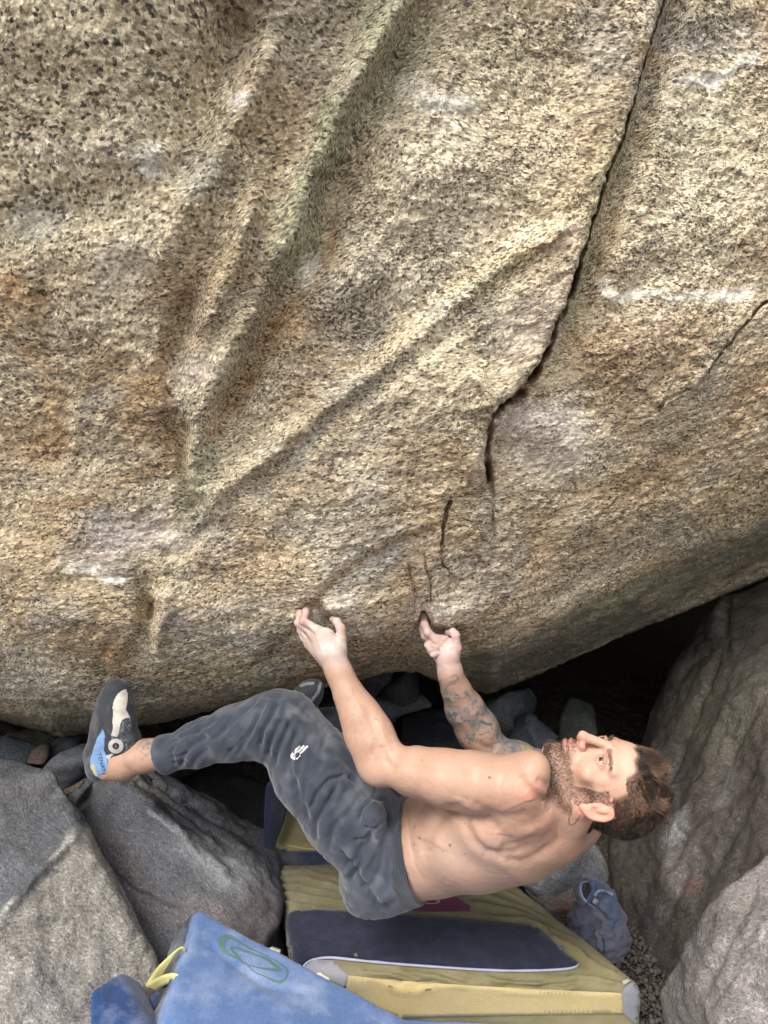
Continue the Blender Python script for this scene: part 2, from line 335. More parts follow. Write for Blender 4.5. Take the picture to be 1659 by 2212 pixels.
BLOBS = [  # stains and mineral zones, with some light and shade painted in: centre, radii, turn, colour, strength
 (150,230,380,330,0,'cream',.75),(455,150,75,240,22,'brown',.9),(385,400,60,130,15,'brown',.75),(420,560,90,90,0,'tan',.4),(150,230,360,300,0,'cream',1.),(60,420,140,120,0,'cream',.6),(60,1000,130,160,0,'cream',.35),(330,480,90,80,0,'tan',.3),(300,500,110,80,20,'cream',.6),(190,320,120,50,0,'pink',.4),
 (20,640,60,80,0,'rust',.5),(90,800,26,170,-12,'rust',.35),(110,930,30,90,-5,'rust',.5),(30,950,60,90,0,'rust',.35),(340,810,34,130,12,'rust',.45),(370,900,40,90,0,'rust',.5),
 (95,450,60,60,0,'grey',.5),(250,560,80,60,0,'white',.3),(330,345,35,35,0,'white',.9),(60,480,50,40,0,'white',.5),(440,380,70,70,0,'blue',.4),(700,330,60,180,25,'green',.85),(620,540,60,130,25,'green',.7),(520,760,40,120,28,'green',.5),(830,60,50,130,25,'green',.6),
 (560,300,70,130,20,'ochre',.3),(500,560,60,60,0,'ochre',.35),(520,220,32,16,-25,'white',.75),(660,590,26,40,0,'white',.6),(430,800,30,80,20,'pink',.25),(240,870,80,40,-15,'tan',.5),(220,860,60,30,-15,'grey',.5),
 (850,160,60,160,30,'green',.5),(1000,420,260,300,0,'cream',.42),(1520,380,200,240,0,'cream',.40),(1130,120,200,140,0,'cream',.4),(1230,1000,160,80,0,'cream',.2),(985,205,72,32,22,'white',1.),(900,180,60,30,20,'white',.4),(975,210,66,26,18,'white',1.),(1350,630,80,16,0,'white',.8),(330,345,40,40,0,'white',.6),(1150,160,160,160,0,'cream',.45),(1290,90,60,90,0,'grey',.5),(1480,60,150,60,0,'grey',.45),  # broad cream blobs paint in the brighter light on the upper face
 (1535,150,88,19,-24,'white',1.),(1535,150,80,17,-24,'white',.9),(1350,630,75,14,0,'white',.75),(1480,640,60,12,-10,'white',.6),(1580,635,60,16,-15,'white',.6),(1300,380,40,200,24,'green',.45),(1230,640,28,180,20,'green',.45),(1150,700,60,130,25,'pink',.35),
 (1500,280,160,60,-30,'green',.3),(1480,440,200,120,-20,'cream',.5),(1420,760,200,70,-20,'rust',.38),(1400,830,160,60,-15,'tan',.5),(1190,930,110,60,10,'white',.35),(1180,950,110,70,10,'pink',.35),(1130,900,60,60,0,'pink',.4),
 (980,1020,70,60,0,'ochre',.5),(900,1100,70,60,0,'ochre',.4),(1000,1130,60,90,0,'ochre',.4),(1050,1000,40,60,0,'pink',.3),(1560,1080,160,60,-20,'ochre',.45),(1350,1050,130,60,-20,'rust',.3),(1480,990,140,40,-20,'tan',.4),(1640,800,60,80,0,'rust',.3),
 (1550,1210,240,50,-20,'dgreen',.9),(1250,1380,280,70,-22,'dgreen',.9),(1100,1440,170,70,-20,'dark',.8),(1330,1290,160,30,-20,'green',.5),  # dgreen and dark paint in the shade of the right-hand underside
 (850,790,160,14,-37,'blue',.6),(640,940,110,14,-35,'blue',.5),(1050,600,110,16,-35,'green',.45),(760,780,120,14,-37,'ochre',.5),(980,620,110,14,-37,'ochre',.4),(930,750,180,40,-37,'cream',.5),  # blue bands paint in the shadow under the diagonal ridge
 (430,1030,40,110,10,'green',.55),(380,950,40,60,0,'tan',.5),(240,1190,80,50,0,'pink',.4),(240,1246,48,9,5,'white',.95),(180,1225,60,16,10,'white',.5),(380,1170,50,30,0,'white',.4),(260,1140,90,40,0,'pink',.5),
 (60,1150,90,100,0,'ochre',.4),(180,1290,140,40,0,'ochre',.45),(330,1300,50,90,10,'ochre',.55),(260,1420,40,50,30,'rust',.5),(120,1330,70,60,0,'grey',.5),(60,1450,90,60,0,'grey',.4),(350,1130,25,60,0,'pink',.4),
 (700,1320,70,18,8,'white',.5),(770,1360,60,8,0,'white',.6),(960,1330,70,16,0,'white',.5),(900,1370,30,16,0,'pink',.5),(560,1390,70,70,0,'grey',.45),(760,1250,130,50,-30,'grey',.4),(820,1180,80,60,-20,'grey',.3),(600,1330,200,20,-12,'cream',.3),
 (500,1290,160,18,-12,'pink',.3),(150,1560,300,55,0,'dgreen',.85),(600,1510,240,40,-10,'dark',.75),(800,1440,120,22,-20,'dark',.3),(1210,510,40,20,-30,'pink',.5),(1080,560,100,18,-30,'ochre',.4)]  # dgreen and dark paint in the lip's shade, left and middle
def axis_vals():
    a = np.concatenate([np.linspace(-1500,-120,50,endpoint=False), np.arange(-120, 1780, 2.3), np.linspace(1782,3000,50)]); return a
def unit3_(v): return v/np.linalg.norm(v, axis=-1, keepdims=True)
def build_boulder():
    fxs = axis_vals(); nx = len(fxs); ed = np.interp(fxs, EX, EY); nv = 760
    v = np.linspace(0, 1, nv)[:, None]; v = v+(.018*np.sin(v*math.pi))*0
    FX = np.repeat(fxs[None], nv, 0); FY = -150+(ed[None]+150)*v; E = np.repeat(ed[None], nv, 0)
    D = face_depth(FX, FY, E); P = c2w(np.stack([(FX-829.5)/FP*D, -(FY-1106)/FP*D, D], -1))
    du = np.gradient(P, axis=1); dv = np.gradient(P, axis=0); N = np.cross(du, dv); N /= np.linalg.norm(N, axis=-1, keepdims=True)+1e-9
    N[N[..., 1] > 0] *= -1
    # wavy reading of the traced lines so nothing runs ruler-straight
    wob = np.stack([FX, FY, 0*FX], -1)
    gx = FX+7*fbm(wob, 1/38, 3, 3)+14*vnoise(wob, 1/150, 31); gy = FY+7*fbm(wob, 1/38, 3, 9)+14*vnoise(wob, 1/150, 37)
    h = sculpt(gx.astype(np.float32), gy.astype(np.float32), FEATS)
    h += .020*fbm(P, 3.2, 3, 5)+.0060*fbm(P, 13, 3, 11)
    rd = P-np.array([0, 0, CAMH]); rd /= np.linalg.norm(rd, axis=-1, keepdims=True); P1 = P+unit3_(N*.3-rd*.7)*h[..., None]; hc = sculpt((FX+(gx-FX)*.8).astype(np.float32), (FY+(gy-FY)*.8).astype(np.float32), CRACKS)
    P1 = P1-unit3_(rd-N*.25)*hc[..., None]
    # foliation frame: c runs across the rock's layers, a and b along them
    cdir = np.array([-.20, .46, .865]); cdir /= np.linalg.norm(cdir); a_ = np.array([1., 0, .2]); a_ -= cdir*(a_@cdir); a_ /= np.linalg.norm(a_); b_ = np.cross(cdir, a_)
    Wp = P1+.03*np.stack([fbm(P, 4, 2, 71), fbm(P, 4, 2, 73), fbm(P, 4, 2, 79)], -1)
    fol = np.stack([Wp@a_, Wp@b_, Wp@cdir], -1)
    st = sstep(650, 1350, FY+.25*(FX-800))                     # more layered towards the bottom
    co = np.clip(sstep(1150, 250, FX+.75*FY), 0, 1)            # coarser crystals in the upper left
    fs = fol*np.array([22, 22, 95]); h2 = .0021*fbm(fs, 1., 3, 41)*(.35+.65*st)+.0013*fbm(P, 160, 2, 47)+.0022*fbm(P, 52, 2, 53)+.0040*(.62-2*np.abs(fbm(P, 20, 3, 57)))+.0022*(.6-2*np.abs(fbm(P, 46, 2, 58)))
    P1 = P1+N*h2[..., None]
    # colour
    big = fbm(P, 4.5, 4, 61); mid = fbm(fol*np.array([9, 9, 26]), 1, 3, 67)
    wx = FX+55*fbm(P, 7, 3, 101)+14*fbm(P, 40, 2, 103); wy = FY+55*fbm(P, 7, 3, 107)+14*fbm(P, 40, 2, 109)
    CB = np.array([.60,.505,.35]); col = CB+(np.array(PAL['tan'])-CB)*sstep(-.35, .55, big+.5*mid)[..., None]
    g = sstep(.1, .5, fbm(P, 6, 3, 83)); col = col+(np.array(PAL['grey'])-col)*(.35*g*(1-co))[..., None]
    patch = np.zeros(FX.shape, np.float32)
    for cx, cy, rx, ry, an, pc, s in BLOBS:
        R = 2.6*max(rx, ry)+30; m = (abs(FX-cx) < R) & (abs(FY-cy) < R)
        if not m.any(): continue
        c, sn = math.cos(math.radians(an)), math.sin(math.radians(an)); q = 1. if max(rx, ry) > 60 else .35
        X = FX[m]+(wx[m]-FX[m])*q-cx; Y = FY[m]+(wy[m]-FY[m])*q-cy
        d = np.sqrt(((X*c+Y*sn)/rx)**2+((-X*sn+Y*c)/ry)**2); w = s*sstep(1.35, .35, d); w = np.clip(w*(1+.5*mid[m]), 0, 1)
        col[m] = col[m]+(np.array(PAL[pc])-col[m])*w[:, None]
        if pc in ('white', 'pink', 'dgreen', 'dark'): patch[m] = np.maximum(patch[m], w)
    for pl, wd, pc, s in [([(722,520),(690,585),(655,645),(600,700),(560,760),(520,840),(490,900),(465,945)], 15, 'rust', .5), ([(645,700),(560,790),(500,880)], 24, 'rust', .35), ([(40,560),(75,700),(95,800),(105,900)], 9, 'ochre', .6),
                          ([(380,1000),(300,1020),(200,1080),(60,1090)], 16, 'rust', .35), (LEDGE, 10, 'ochre', .55), ([(1230,505),(1130,545),(1040,600)], 10, 'ochre', .5), ([(20,600),(10,700),(60,760)], 12, 'rust', .6)]:
        d, _, t = segdist((FX+(wx-FX)*.25).astype(np.float32), (FY+(wy-FY)*.25).astype(np.float32), pl); w = s*np.exp(-(d/wd)**2)*np.clip(.9+1.6*fbm(P, 26, 3, 113), 0, 1.2)
        col = col+(np.array(PAL[pc])-col)*w[..., None]
    col *= 1.12*(1+.20*mid+.14*fbm(P, 30, 3, 91))[..., None]; col = np.maximum(col, .02); mx_ = col.max(-1, keepdims=True); col = col*np.minimum(1, .84/mx_)
    # closed body: over the top, down the face, round the lip, cave roof, back wall
    top = []; row0 = P1[0]
    for k, (dy, dz) in enumerate([(-.05,.12),(-.09,.28),(-.12,.5),(-.13,.8),(-.08,1.15),(.05,1.5),(.3,1.85),(.7,2.1),(1.3,2.25),(2.2,2.3),(3.4,2.2),(4.6,1.9),(5.3,1.2),(5.6,.2),(5.7,-1.),(5.7,-2.6)]):
        q = row0.copy(); q[:, 1] += dy; q[:, 2] += dz; q[:, 0] *= 1+.06*k; q += .10*min(k, 4)/4*np.stack([fbm(q, 1.5, 3, 200), fbm(q, 1.5, 3, 201), fbm(q, 1.5, 3, 202)], -1); top.append(q)
    und = []; rl = P1[-1]
    for k, (dy, dz) in enumerate([(.012,.004),(.03,.012),(.07,.03),(.14,.05),(.25,.07),(.4,.08),(.6,.05),(.85,.0),(1.1,-.08),(1.4,-.18),(1.75,-.3),(2.1,-.45),(2.5,-.65),(2.9,-.9),(3.2,-1.3)]):
        q = rl.copy(); q[:, 1] += dy; q[:, 2] += dz; w = min(1, k/5)
        q[:, 2] = np.minimum(q[:, 2], q[:, 2]*(1-w)+w*np.convolve(np.pad(q[:, 2], 20, 'edge'), np.ones(41)/41, 'valid'))
        q += .05*w*np.stack([fbm(q, 3, 3, 210), fbm(q, 3, 3, 211), fbm(q, 3, 3, 212)], -1); und.append(q)
    ge = und[-1].copy(); ge[:, 2] = -.4; und.append(ge); gb = ge.copy(); gb[:, 1] = row0[:, 1]+5.7; gb[:, 2] = -.6
    allr = np.concatenate([np.stack(top[::-1]), P1, np.stack(und), gb[None]]); R = allr.shape[0]; nt = len(top); nu = len(und)+1
    def ext(a, dcol=None):
        a0 = np.repeat(a[:1], nt, 0); a1 = np.repeat(a[-1:], nu, 0); return np.concatenate([a0, a, a1])
    colr = ext(col); fr = ext(fol); fr[:nt] += (np.stack(top[::-1])-row0)*1.; fr[-nu:] += (allr[-nu:]-rl)
    mk = ext(np.stack([co, st, np.clip(patch, 0, 1)], -1))
    idx = np.arange(R*nx).reshape(R, nx); a, b = idx, np.roll(idx, -1, 0)
    Fq = np.stack([a[:, :-1], b[:, :-1], b[:, 1:], a[:, 1:]], -1).reshape(-1, 4)
    V = allr.reshape(-1, 3); c0 = len(V); V = np.concatenate([V, [allr[:, 0].mean(0), allr[:, -1].mean(0)]])
    o = new_obj('overhanging_boulder', V, Fq)
    colr = np.concatenate([colr.reshape(-1, 3), [[.3,.25,.2]]*2]); fr = np.concatenate([fr.reshape(-1, 3), V[-2:]]); mk = np.concatenate([mk.reshape(-1, 3), [[0,.5,0]]*2])
    bm = bmesh.new(); bm.from_mesh(o.data); bm.verts.ensure_lookup_table()
    for k in range(R):
        for (cc, e, fl) in ((c0, 0, False), (c0+1, nx-1, True)):
            p, q = bm.verts[int(idx[k, e])], bm.verts[int(idx[(k+1) % R, e])]
            try: bm.faces.new((bm.verts[cc], q, p) if not fl else (bm.verts[cc], p, q))
            except ValueError: pass
    bm.to_mesh(o.data); bm.free(); o.data.polygons.foreach_set('use_smooth', np.ones(len(o.data.polygons), dtype=bool))
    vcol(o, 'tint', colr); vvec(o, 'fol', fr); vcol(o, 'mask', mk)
    return o
def rock_material():
    n = NT('banded_granite'); tint = n.attr('tint').outputs['Color']; fol = n.attr('fol').outputs['Vector']; mk = n.n('SeparateColor'); n.put(mk.inputs[0], n.attr('mask').outputs['Color'])
    co, st, pa = mk.outputs[0], mk.outputs[1], mk.outputs[2]
    # dark mica grains: coarse round ones and fine layered ones
    g1 = n.noise(n.map(fol, (1, 1, 1.3)), 150, 2, .55, .1); g2 = n.noise(n.map(fol, (1, 1, 2.4)), 175, 3, .6, .15); g3 = n.noise(n.map(fol, (.45, .45, 3.8)), 135, 4, .65, .1)
    d1 = n.math('MULTIPLY', n.ramp(g1, .575, .60), .6); d2 = n.ramp(g2, .515, .585); d3 = n.ramp(g3, .50, .60)
    dk = n.math('MAXIMUM', n.math('MULTIPLY', d1, co), n.math('MULTIPLY', d2, n.math('SUBTRACT', 1, n.math('MULTIPLY', co, .8))))
    m = n.n('Mix'); m.data_type = 'FLOAT'; n.put(m.inputs[0], st); n.put(m.inputs[2], dk); n.put(m.inputs[3], n.math('MAXIMUM', n.math('MULTIPLY', d2, .45), d3)); dk = m.outputs[0]
    area = n.ramp(n.noise(fol, 9, 2, .5), .35, .62, .30, 1.); dk = n.math('MULTIPLY', n.math('MULTIPLY', dk, area), n.math('SUBTRACT', 1, n.math('MULTIPLY', pa, .62)))
    l2 = n.ramp(n.noise(n.map(fol, (.8, .8, 2.2)), 150, 2, .5, .2), .52, .66); l3 = n.ramp(n.noise(n.map(fol, (.25, .25, 3.2)), 60, 3, .6), .52, .68)
    c = n.mix(n.math('MULTIPLY', l2, .85), tint, n.mix(1., tint, (1.65, 1.68, 1.74), 'MULTIPLY'))
    c = n.mix(n.math('MULTIPLY', n.math('MULTIPLY', l3, st), .75), c, n.mix(1., tint, (1.6, 1.66, 1.76), 'MULTIPLY'))
    c = n.mix(n.math('MULTIPLY', dk, .88), c, n.mix(1., tint, (.13, .13, .14), 'MULTIPLY'))
    fine = n.ramp(n.noise(fol, 380, 2, .6), .3, .7, .70, 1.25); c = n.mix(1., c, fine, 'MULTIPLY')
    vo = n.n('TexVoronoi', Vector=n.map(fol, (.7, .7, 1.8)), Scale=215., Randomness=1.); vs = n.n('SeparateColor'); n.put(vs.inputs[0], vo.outputs['Color'])
    vc = n.n('TexVoronoi', Vector=n.map(fol, (1, 1, 1.3)), Scale=165., Randomness=1.); vt = n.n('SeparateColor'); n.put(vt.inputs[0], vc.outputs['Color'])
    c = n.mix(n.math('SUBTRACT', .80, n.math('MULTIPLY', pa, .7)), c, n.ramp(vs.outputs[0], 0, 1, .62, 1.42), 'MULTIPLY'); c = n.mix(co, c, n.mix(1., c, n.ramp(vt.outputs[0], 0, 1, .84, 1.22), 'MULTIPLY'))
    c = n.mix(n.math('MULTIPLY', n.ramp(vs.outputs[1], .87, .89), n.math('SUBTRACT', .8, n.math('MULTIPLY', pa, .6))), c, n.mix(1., tint, (.12, .12, .13), 'MULTIPLY'))
    c = n.mix(n.math('MULTIPLY', n.ramp(vt.outputs[1], .90, .91), n.math('MULTIPLY', co, .8)), c, (.03, .028, .026))
    b = n.bump(n.math('ADD', n.noise(n.map(fol, (1, 1, 2.)), 260, 3, .65), n.math('MULTIPLY', dk, -.5)), .55, .0028)
    b = n.bump(n.noise(n.map(fol, (.5, .5, 3)), 70, 4, .6), n.math('ADD', .35, n.math('MULTIPLY', st, .4)), .006, b)
    return n.done(c, .82, b, .25)
MROCK = rock_material()
def _b():
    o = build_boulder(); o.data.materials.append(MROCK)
    tag(o, 'huge overhanging boulder of speckled cream and brown granite that the climber hangs from', 'boulder'); settle(o)
_b()
# ================================================================== GROUND
def ground_material():
    n = NT('dark_gravel_soil'); v = n.obj(); c = n.mix(n.noise(v, 3, 4), (.045,.036,.03), (.10,.085,.07)); c = n.mix(n.ramp(n.noise(v, 70, 3), .5, .7), c, (.16,.14,.125))
    c = n.mix(n.ramp(n.noise(v, 160, 2), .5, .62), c, (.03,.024,.02)); b = n.bump(n.noise(v, 60, 5, .7), .8, .02); return n.done(c, .95, b, .15)
def _g():
    xs = np.unique(np.concatenate([np.linspace(-40, -2, 16), np.linspace(-2, 2.2, 260), np.linspace(2.2, 40, 16)])); ys = np.unique(np.concatenate([np.linspace(-40, .6, 16), np.linspace(.6, 4, 220), np.linspace(4, 40, 16)]))
    X, Y = np.meshgrid(xs, ys); P = np.stack([X, Y, 0*X], -1); w = (np.abs(X) < 2.1)*(Y > .7)*(Y < 3.9)
    Z = -.02+w*(.030*fbm(P, 4, 3, 300)+.014*fbm(P, 30, 2, 301)+.012*np.maximum(vnoise(P, 55, 302), 0)); P[..., 2] = Z
    nx = len(xs); i = np.arange(X.size).reshape(X.shape); F = np.stack([i[:-1, :-1], i[:-1, 1:], i[1:, 1:], i[1:, :-1]], -1).reshape(-1, 4)
    o = new_obj('ground', P.reshape(-1, 3), F, ground_material()); tag(o, kind='structure')
_g()
# ================================================================== OTHER ROCKS
SLATE = dict(dgrey=(.085,.088,.095), grey=(.10,.102,.106), pale=(.26,.245,.225), brown=(.085,.072,.060), olive=(.17,.16,.12), black=(.06,.06,.062), violet=(.20,.185,.205))
def rock(label, pts, c0, c1, k=.03, h=.010, big=.03, med=.012, fine=.004, lay=(.3,.2,.9), feats=(), blobs=(), seed=0, st=.35, co=.2, name='rock', bigs=3.0, zmin=None, lamp=.0012, paint=None, rid=.008):
    P = np.array([W(*p) if len(p) == 3 else p[:3] for p in pts]); N_, D_ = hull_planes(P); pad = k+.06
    f = Field(P.min(0)-pad, P.max(0)+pad, h); f.planes(N_, D_, k); V, Fq = f.mesh(); V = smooth_mesh(V, Fq, 2, .5)
    N = vnormals(V, Fq); cd = unit3(lay); Q = V+seed*7.13; V = V+N*(big*fbm(Q, bigs, 3, seed)+med*fbm(Q, 11, 3, seed+1))[:, None]; N = vnormals(V, Fq)
    a_ = unit3(np.cross(cd, [0.1, 1, .3])); b_ = np.cross(cd, a_); wv = V+.03*np.stack([fbm(Q, 4, 2, 5)]*3, -1); fol = np.stack([wv@a_, wv@b_, wv@cd], -1)
    V = V+N*(fine*fbm(Q, 42, 3, seed+2)+rid*((1-2*np.abs(fbm(Q, 5.5, 2, seed+21)))+.4*(1-2*np.abs(fbm(Q, 14, 2, seed+22)))-.9)+lamp*2*fbm(fol*np.array([9, 9, 70]), 1, 3, seed+3)+.6*lamp*fbm(Q, 130, 2, seed+4))[:, None]
    Pc = w2c(V); fx, fy = c2f(Pc); N = vnormals(V, Fq)
    if len(feats):
        view = (np.array([0, 0, CAMH])-V); view /= np.linalg.norm(view, axis=1, keepdims=True); fc = sstep(0, .3, (N*view).sum(1)); w = np.stack([fx, fy, 0*fx], -1)
        V = V+N*(sculpt((fx+8*fbm(w, 1/30, 3, 1)).astype(np.float32), (fy+8*fbm(w, 1/30, 3, 2)).astype(np.float32), feats)*fc)[:, None]
    m = sstep(-.4, .5, fbm(fol*np.array([4, 4, 14]), 1, 4, seed+6)+.5*fbm(Q, 3, 3, seed+7)); col = np.array(c0)+(np.array(c1)-np.array(c0))*m[:, None]
    wx, wy = fx+26*fbm(Q, 10, 3, 11), fy+26*fbm(Q, 10, 3, 12)
    for cx, cy, rx, ry, an, cc, s in blobs:
        c, sn = math.cos(math.radians(an)), math.sin(math.radians(an)); X, Y = wx-cx, wy-cy; w = s*sstep(1.3, .5, np.sqrt(((X*c+Y*sn)/rx)**2+((-X*sn+Y*c)/ry)**2)); col = col+(np.array(cc)-col)*w[:, None]
    if paint: col, st, co = paint(col, wx, wy, fx, fy, N)
    col = col*(1+.22*fbm(Q, 26, 3, seed+9))[:, None]
    o = new_obj(name, V, Fq, MROCK); vcol(o, 'tint', np.clip(col, .01, .9)); vvec(o, 'fol', fol); mk = np.zeros((len(V), 3)); mk[:, 0] = co; mk[:, 1] = st; mk[:, 2] = .75; vcol(o, 'mask', mk)
    tag(o, label, 'rock' if name == 'rock' else 'boulder'); settle(o); return o
def unit3(v): v = np.asarray(v, float); return v/np.linalg.norm(v)
S_ = SLATE
# --- front left, two-toned
def p_left(col, wx, wy, fx, fy, N):
    d, sg, _ = segdist(wx.astype(np.float32), wy.astype(np.float32), [(215,1740),(172,1795),(60,1915),(0,1980),(-200,2180)])
    low = sstep(-6, 10, -d*sg); n = fbm(np.stack([fx, fy, 0*fx], -1), 1/60, 4, 3); pale = np.array([.31,.29,.255])*(1+.25*n[:, None]); dk = np.array([.085,.088,.095])*(1+.3*n[:, None])
    c = dk+(pale-dk)*low[:, None]; b = sstep(1.2, .3, np.hypot((wx-60)/150, (wy-1700)/60))*.5; c = c+(np.array([.11,.105,.11])-c)*b[:, None]
    b = sstep(1.2, .4, np.hypot((wx-130)/130, (wy-2150)/90))*.45; c = c+(np.array([.27,.26,.26])-c)*b[:, None]; return c, .35-.35*low, .15+.25*low
rock('big front left rock, pale granular face below a dark streaked one', [(-260,1600,2.15),(60,1640,2.05),(118,1655,2.0),(160,1725,1.92),(188,1790,1.86),(172,1792,1.80),(60,1912,1.62),(0,1978,1.54),(-200,2160,1.38),(215,1890,1.86),(345,2085,1.78),(335,2135,1.72),(210,2420,1.46),(-300,2500,1.2),(-400,1800,1.7),
      (-300,1650,2.6),(190,1800,2.2),(330,2200,2.2),(-300,2800,1.9),(200,2700,2.0)], S_['grey'], S_['pale'], k=.008, h=.0070, big=.014, med=.006, fine=.003, rid=.006, lay=(.55,.25,.8), paint=p_left, seed=3, bigs=3.5,
     feats=[('line', [(170,1800),(120,1850),(60,1912),(0,1978)], .012, 10), ('line', [(0,2030),(90,2000),(200,1985)], -.006, 14), ('line', [(40,2140),(160,2110),(280,2090)], -.006, 16), ('line', [(130,1690),(90,1740),(20,1790)], -.008, 12)])
# --- long slab behind it
rock('long grey rock slab sloping down under the left leg, behind the blue pad', [(150,1705,2.28),(250,1662,2.32),(330,1650,2.45),(560,1785,2.42),(598,1850,2.3),(610,1990,2.06),(560,2080,1.98),(345,2140,1.86),(190,1795,2.08),(252,1676,2.16),(342,1750,2.10),(412,1820,2.06),(548,1935,2.02),(190,1780,2.6),(600,1850,2.8),(600,2250,2.3),(300,2300,2.2),(300,1800,3.0)],
     S_['dgrey'], (.11,.11,.122), k=.014, h=.0080, big=.03, med=.012, lay=(.75,.25,.6), seed=11, blobs=[(360,1770,60,10,42,(.42,.44,.47),.7),(450,2000,130,60,25,(.15,.13,.13),.7),(560,1980,60,60,0,(.10,.085,.085),.8),(260,1900,60,110,-20,(.13,.115,.11),.6),(480,1860,120,60,35,(.27,.27,.28),.5),(320,1690,60,20,30,(.20,.20,.15),.5)],
     feats=[('step', [(255,1680),(345,1752),(415,1822),(550,1940)], -.020, 6, 60), ('line', [(300,1665),(400,1730),(520,1800)], -.018, 7), ('line', [(270,1668),(380,1740),(500,1830)], -.010, 5), ('line', [(200,1850),(300,1930),(420,1990)], -.014, 9), ('step', [(195,1830),(300,1900),(440,1975),(560,1990)], .015, 6, 70), ('line', [(230,1760),(330,1850),(470,1930)], -.007, 8)])
# --- small rocks at the left, under the lip
def chunk(label, fx, fy, d, r, col, seed, n=14, squash=(1, 1, .6), rot=0., h=.011, **kw):
    rng = np.random.RandomState(seed); c = W(fx, fy, d); U = rng.randn(n, 3); U /= np.linalg.norm(U, axis=1, keepdims=True); U = U*rng.uniform(.85, 1.1, (n, 1)); U = U*np.array(r)*1.12
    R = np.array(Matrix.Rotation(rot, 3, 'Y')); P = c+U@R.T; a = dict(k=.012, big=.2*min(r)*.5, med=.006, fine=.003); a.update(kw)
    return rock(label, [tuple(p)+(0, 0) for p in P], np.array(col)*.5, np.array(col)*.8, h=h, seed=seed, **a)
for lb, fx, fy, d, r, col, sd, rt in [
  ('grey blue slab of rock wedged behind the shoe heel', 152,1665,2.30,(.11,.12,.055),(.19,.20,.22),21,-.5), ('small brown flat rock tucked beside the big front left rock', 158,1698,2.16,(.06,.06,.022),(.27,.22,.17),22,-.35),
  ('dark bluish rock at the left edge under the lip of the boulder', 25,1632,2.45,(.11,.12,.06),(.10,.115,.13),23,.1), ('reddish brown small rock in the dark left gap', 78,1632,2.42,(.055,.08,.03),(.19,.14,.115),24,.2),
  ('olive pale rock deepest in the dark left gap', 60,1606,2.75,(.17,.10,.06),(.15,.14,.10),25,-.1), ('thin dark slab leaning between the left leg and the gap', 130,1620,2.55,(.10,.10,.04),(.13,.14,.15),26,-.6), ('dark rock just below the ankle of the raised left foot', 215,1690,2.36,(.12,.10,.045),(.09,.10,.11),27,.5)]:
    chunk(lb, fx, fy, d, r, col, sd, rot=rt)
# --- the dark heap at the back of the cave
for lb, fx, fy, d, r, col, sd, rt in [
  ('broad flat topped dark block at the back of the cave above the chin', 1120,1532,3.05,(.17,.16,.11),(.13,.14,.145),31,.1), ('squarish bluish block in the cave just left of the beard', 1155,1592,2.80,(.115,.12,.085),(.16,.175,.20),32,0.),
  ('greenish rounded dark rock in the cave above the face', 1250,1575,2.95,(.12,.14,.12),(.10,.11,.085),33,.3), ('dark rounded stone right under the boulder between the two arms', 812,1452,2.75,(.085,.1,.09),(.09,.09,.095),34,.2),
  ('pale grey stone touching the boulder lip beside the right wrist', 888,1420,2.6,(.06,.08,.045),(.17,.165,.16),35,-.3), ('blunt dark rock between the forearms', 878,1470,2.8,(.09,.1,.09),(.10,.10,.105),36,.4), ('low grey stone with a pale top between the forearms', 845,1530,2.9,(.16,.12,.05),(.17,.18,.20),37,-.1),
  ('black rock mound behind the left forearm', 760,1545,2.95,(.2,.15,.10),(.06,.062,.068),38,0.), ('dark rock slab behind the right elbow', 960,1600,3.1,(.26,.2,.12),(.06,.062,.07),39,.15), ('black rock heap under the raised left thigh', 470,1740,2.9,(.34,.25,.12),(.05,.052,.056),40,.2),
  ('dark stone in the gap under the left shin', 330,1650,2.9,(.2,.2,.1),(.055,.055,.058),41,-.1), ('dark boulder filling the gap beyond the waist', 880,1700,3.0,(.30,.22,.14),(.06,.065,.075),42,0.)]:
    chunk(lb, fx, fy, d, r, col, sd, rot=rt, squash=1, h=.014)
chunk('rounded grey rock under the shoulders, right of the yellow pad', 1205,1850,2.52,(.19,.17,.14), (.25,.26,.27), 51, n=26, rot=.3, big=.02); chunk('knobbly brown rock between the yellow pad and the chalk bag', 1205,1932,2.42,(.13,.11,.085), (.20,.17,.15), 52, n=22, big=.02, feats=[('line', [(1170,1900),(1200,1930),(1240,1950)], -.012, 8)], blobs=[(1230,1960,30,20,0,(.13,.06,.055),.8)])
chunk('small dark rock at the upper right corner of the yellow pad', 1120,1890,2.55,(.07,.08,.06), (.10,.10,.105), 53)
# --- right-hand wall
def p_wall(col, wx, wy, fx, fy, N):
    for cx, cy, rx, ry, an, cc, s in [(1520,1500,40,120,30,(.30,.28,.20),.5),(1470,1800,25,50,25,(.50,.50,.50),.8),(1480,1880,30,70,25,(.42,.38,.35),.6),(1495,1905,18,24,0,(.32,.16,.13),.6),(1560,1600,60,90,25,(.24,.22,.16),.5),(1600,1480,90,80,0,(.26,.24,.18),.5),(1400,2000,60,90,0,(.15,.125,.125),.6),(1570,1700,14,60,25,(.45,.43,.40),.6),(1420,1700,60,100,0,(.14,.13,.12),.6),(1545,1330,16,40,15,(.36,.34,.26),.6)]:
        c, sn = math.cos(math.radians(an)), math.sin(math.radians(an)); X, Y = wx-cx, wy-cy; w = s*sstep(1.3, .4, np.sqrt(((X*c+Y*sn)/rx)**2+((-X*sn+Y*c)/ry)**2)); col = col+(np.array(cc)*.55-col)*w[:, None]
    return col*.66, .3, .1
diag = lambda x0, y0, n, dx=-38, dy=78: [(x0+dx*i, y0+dy*i) for i in range(n)]
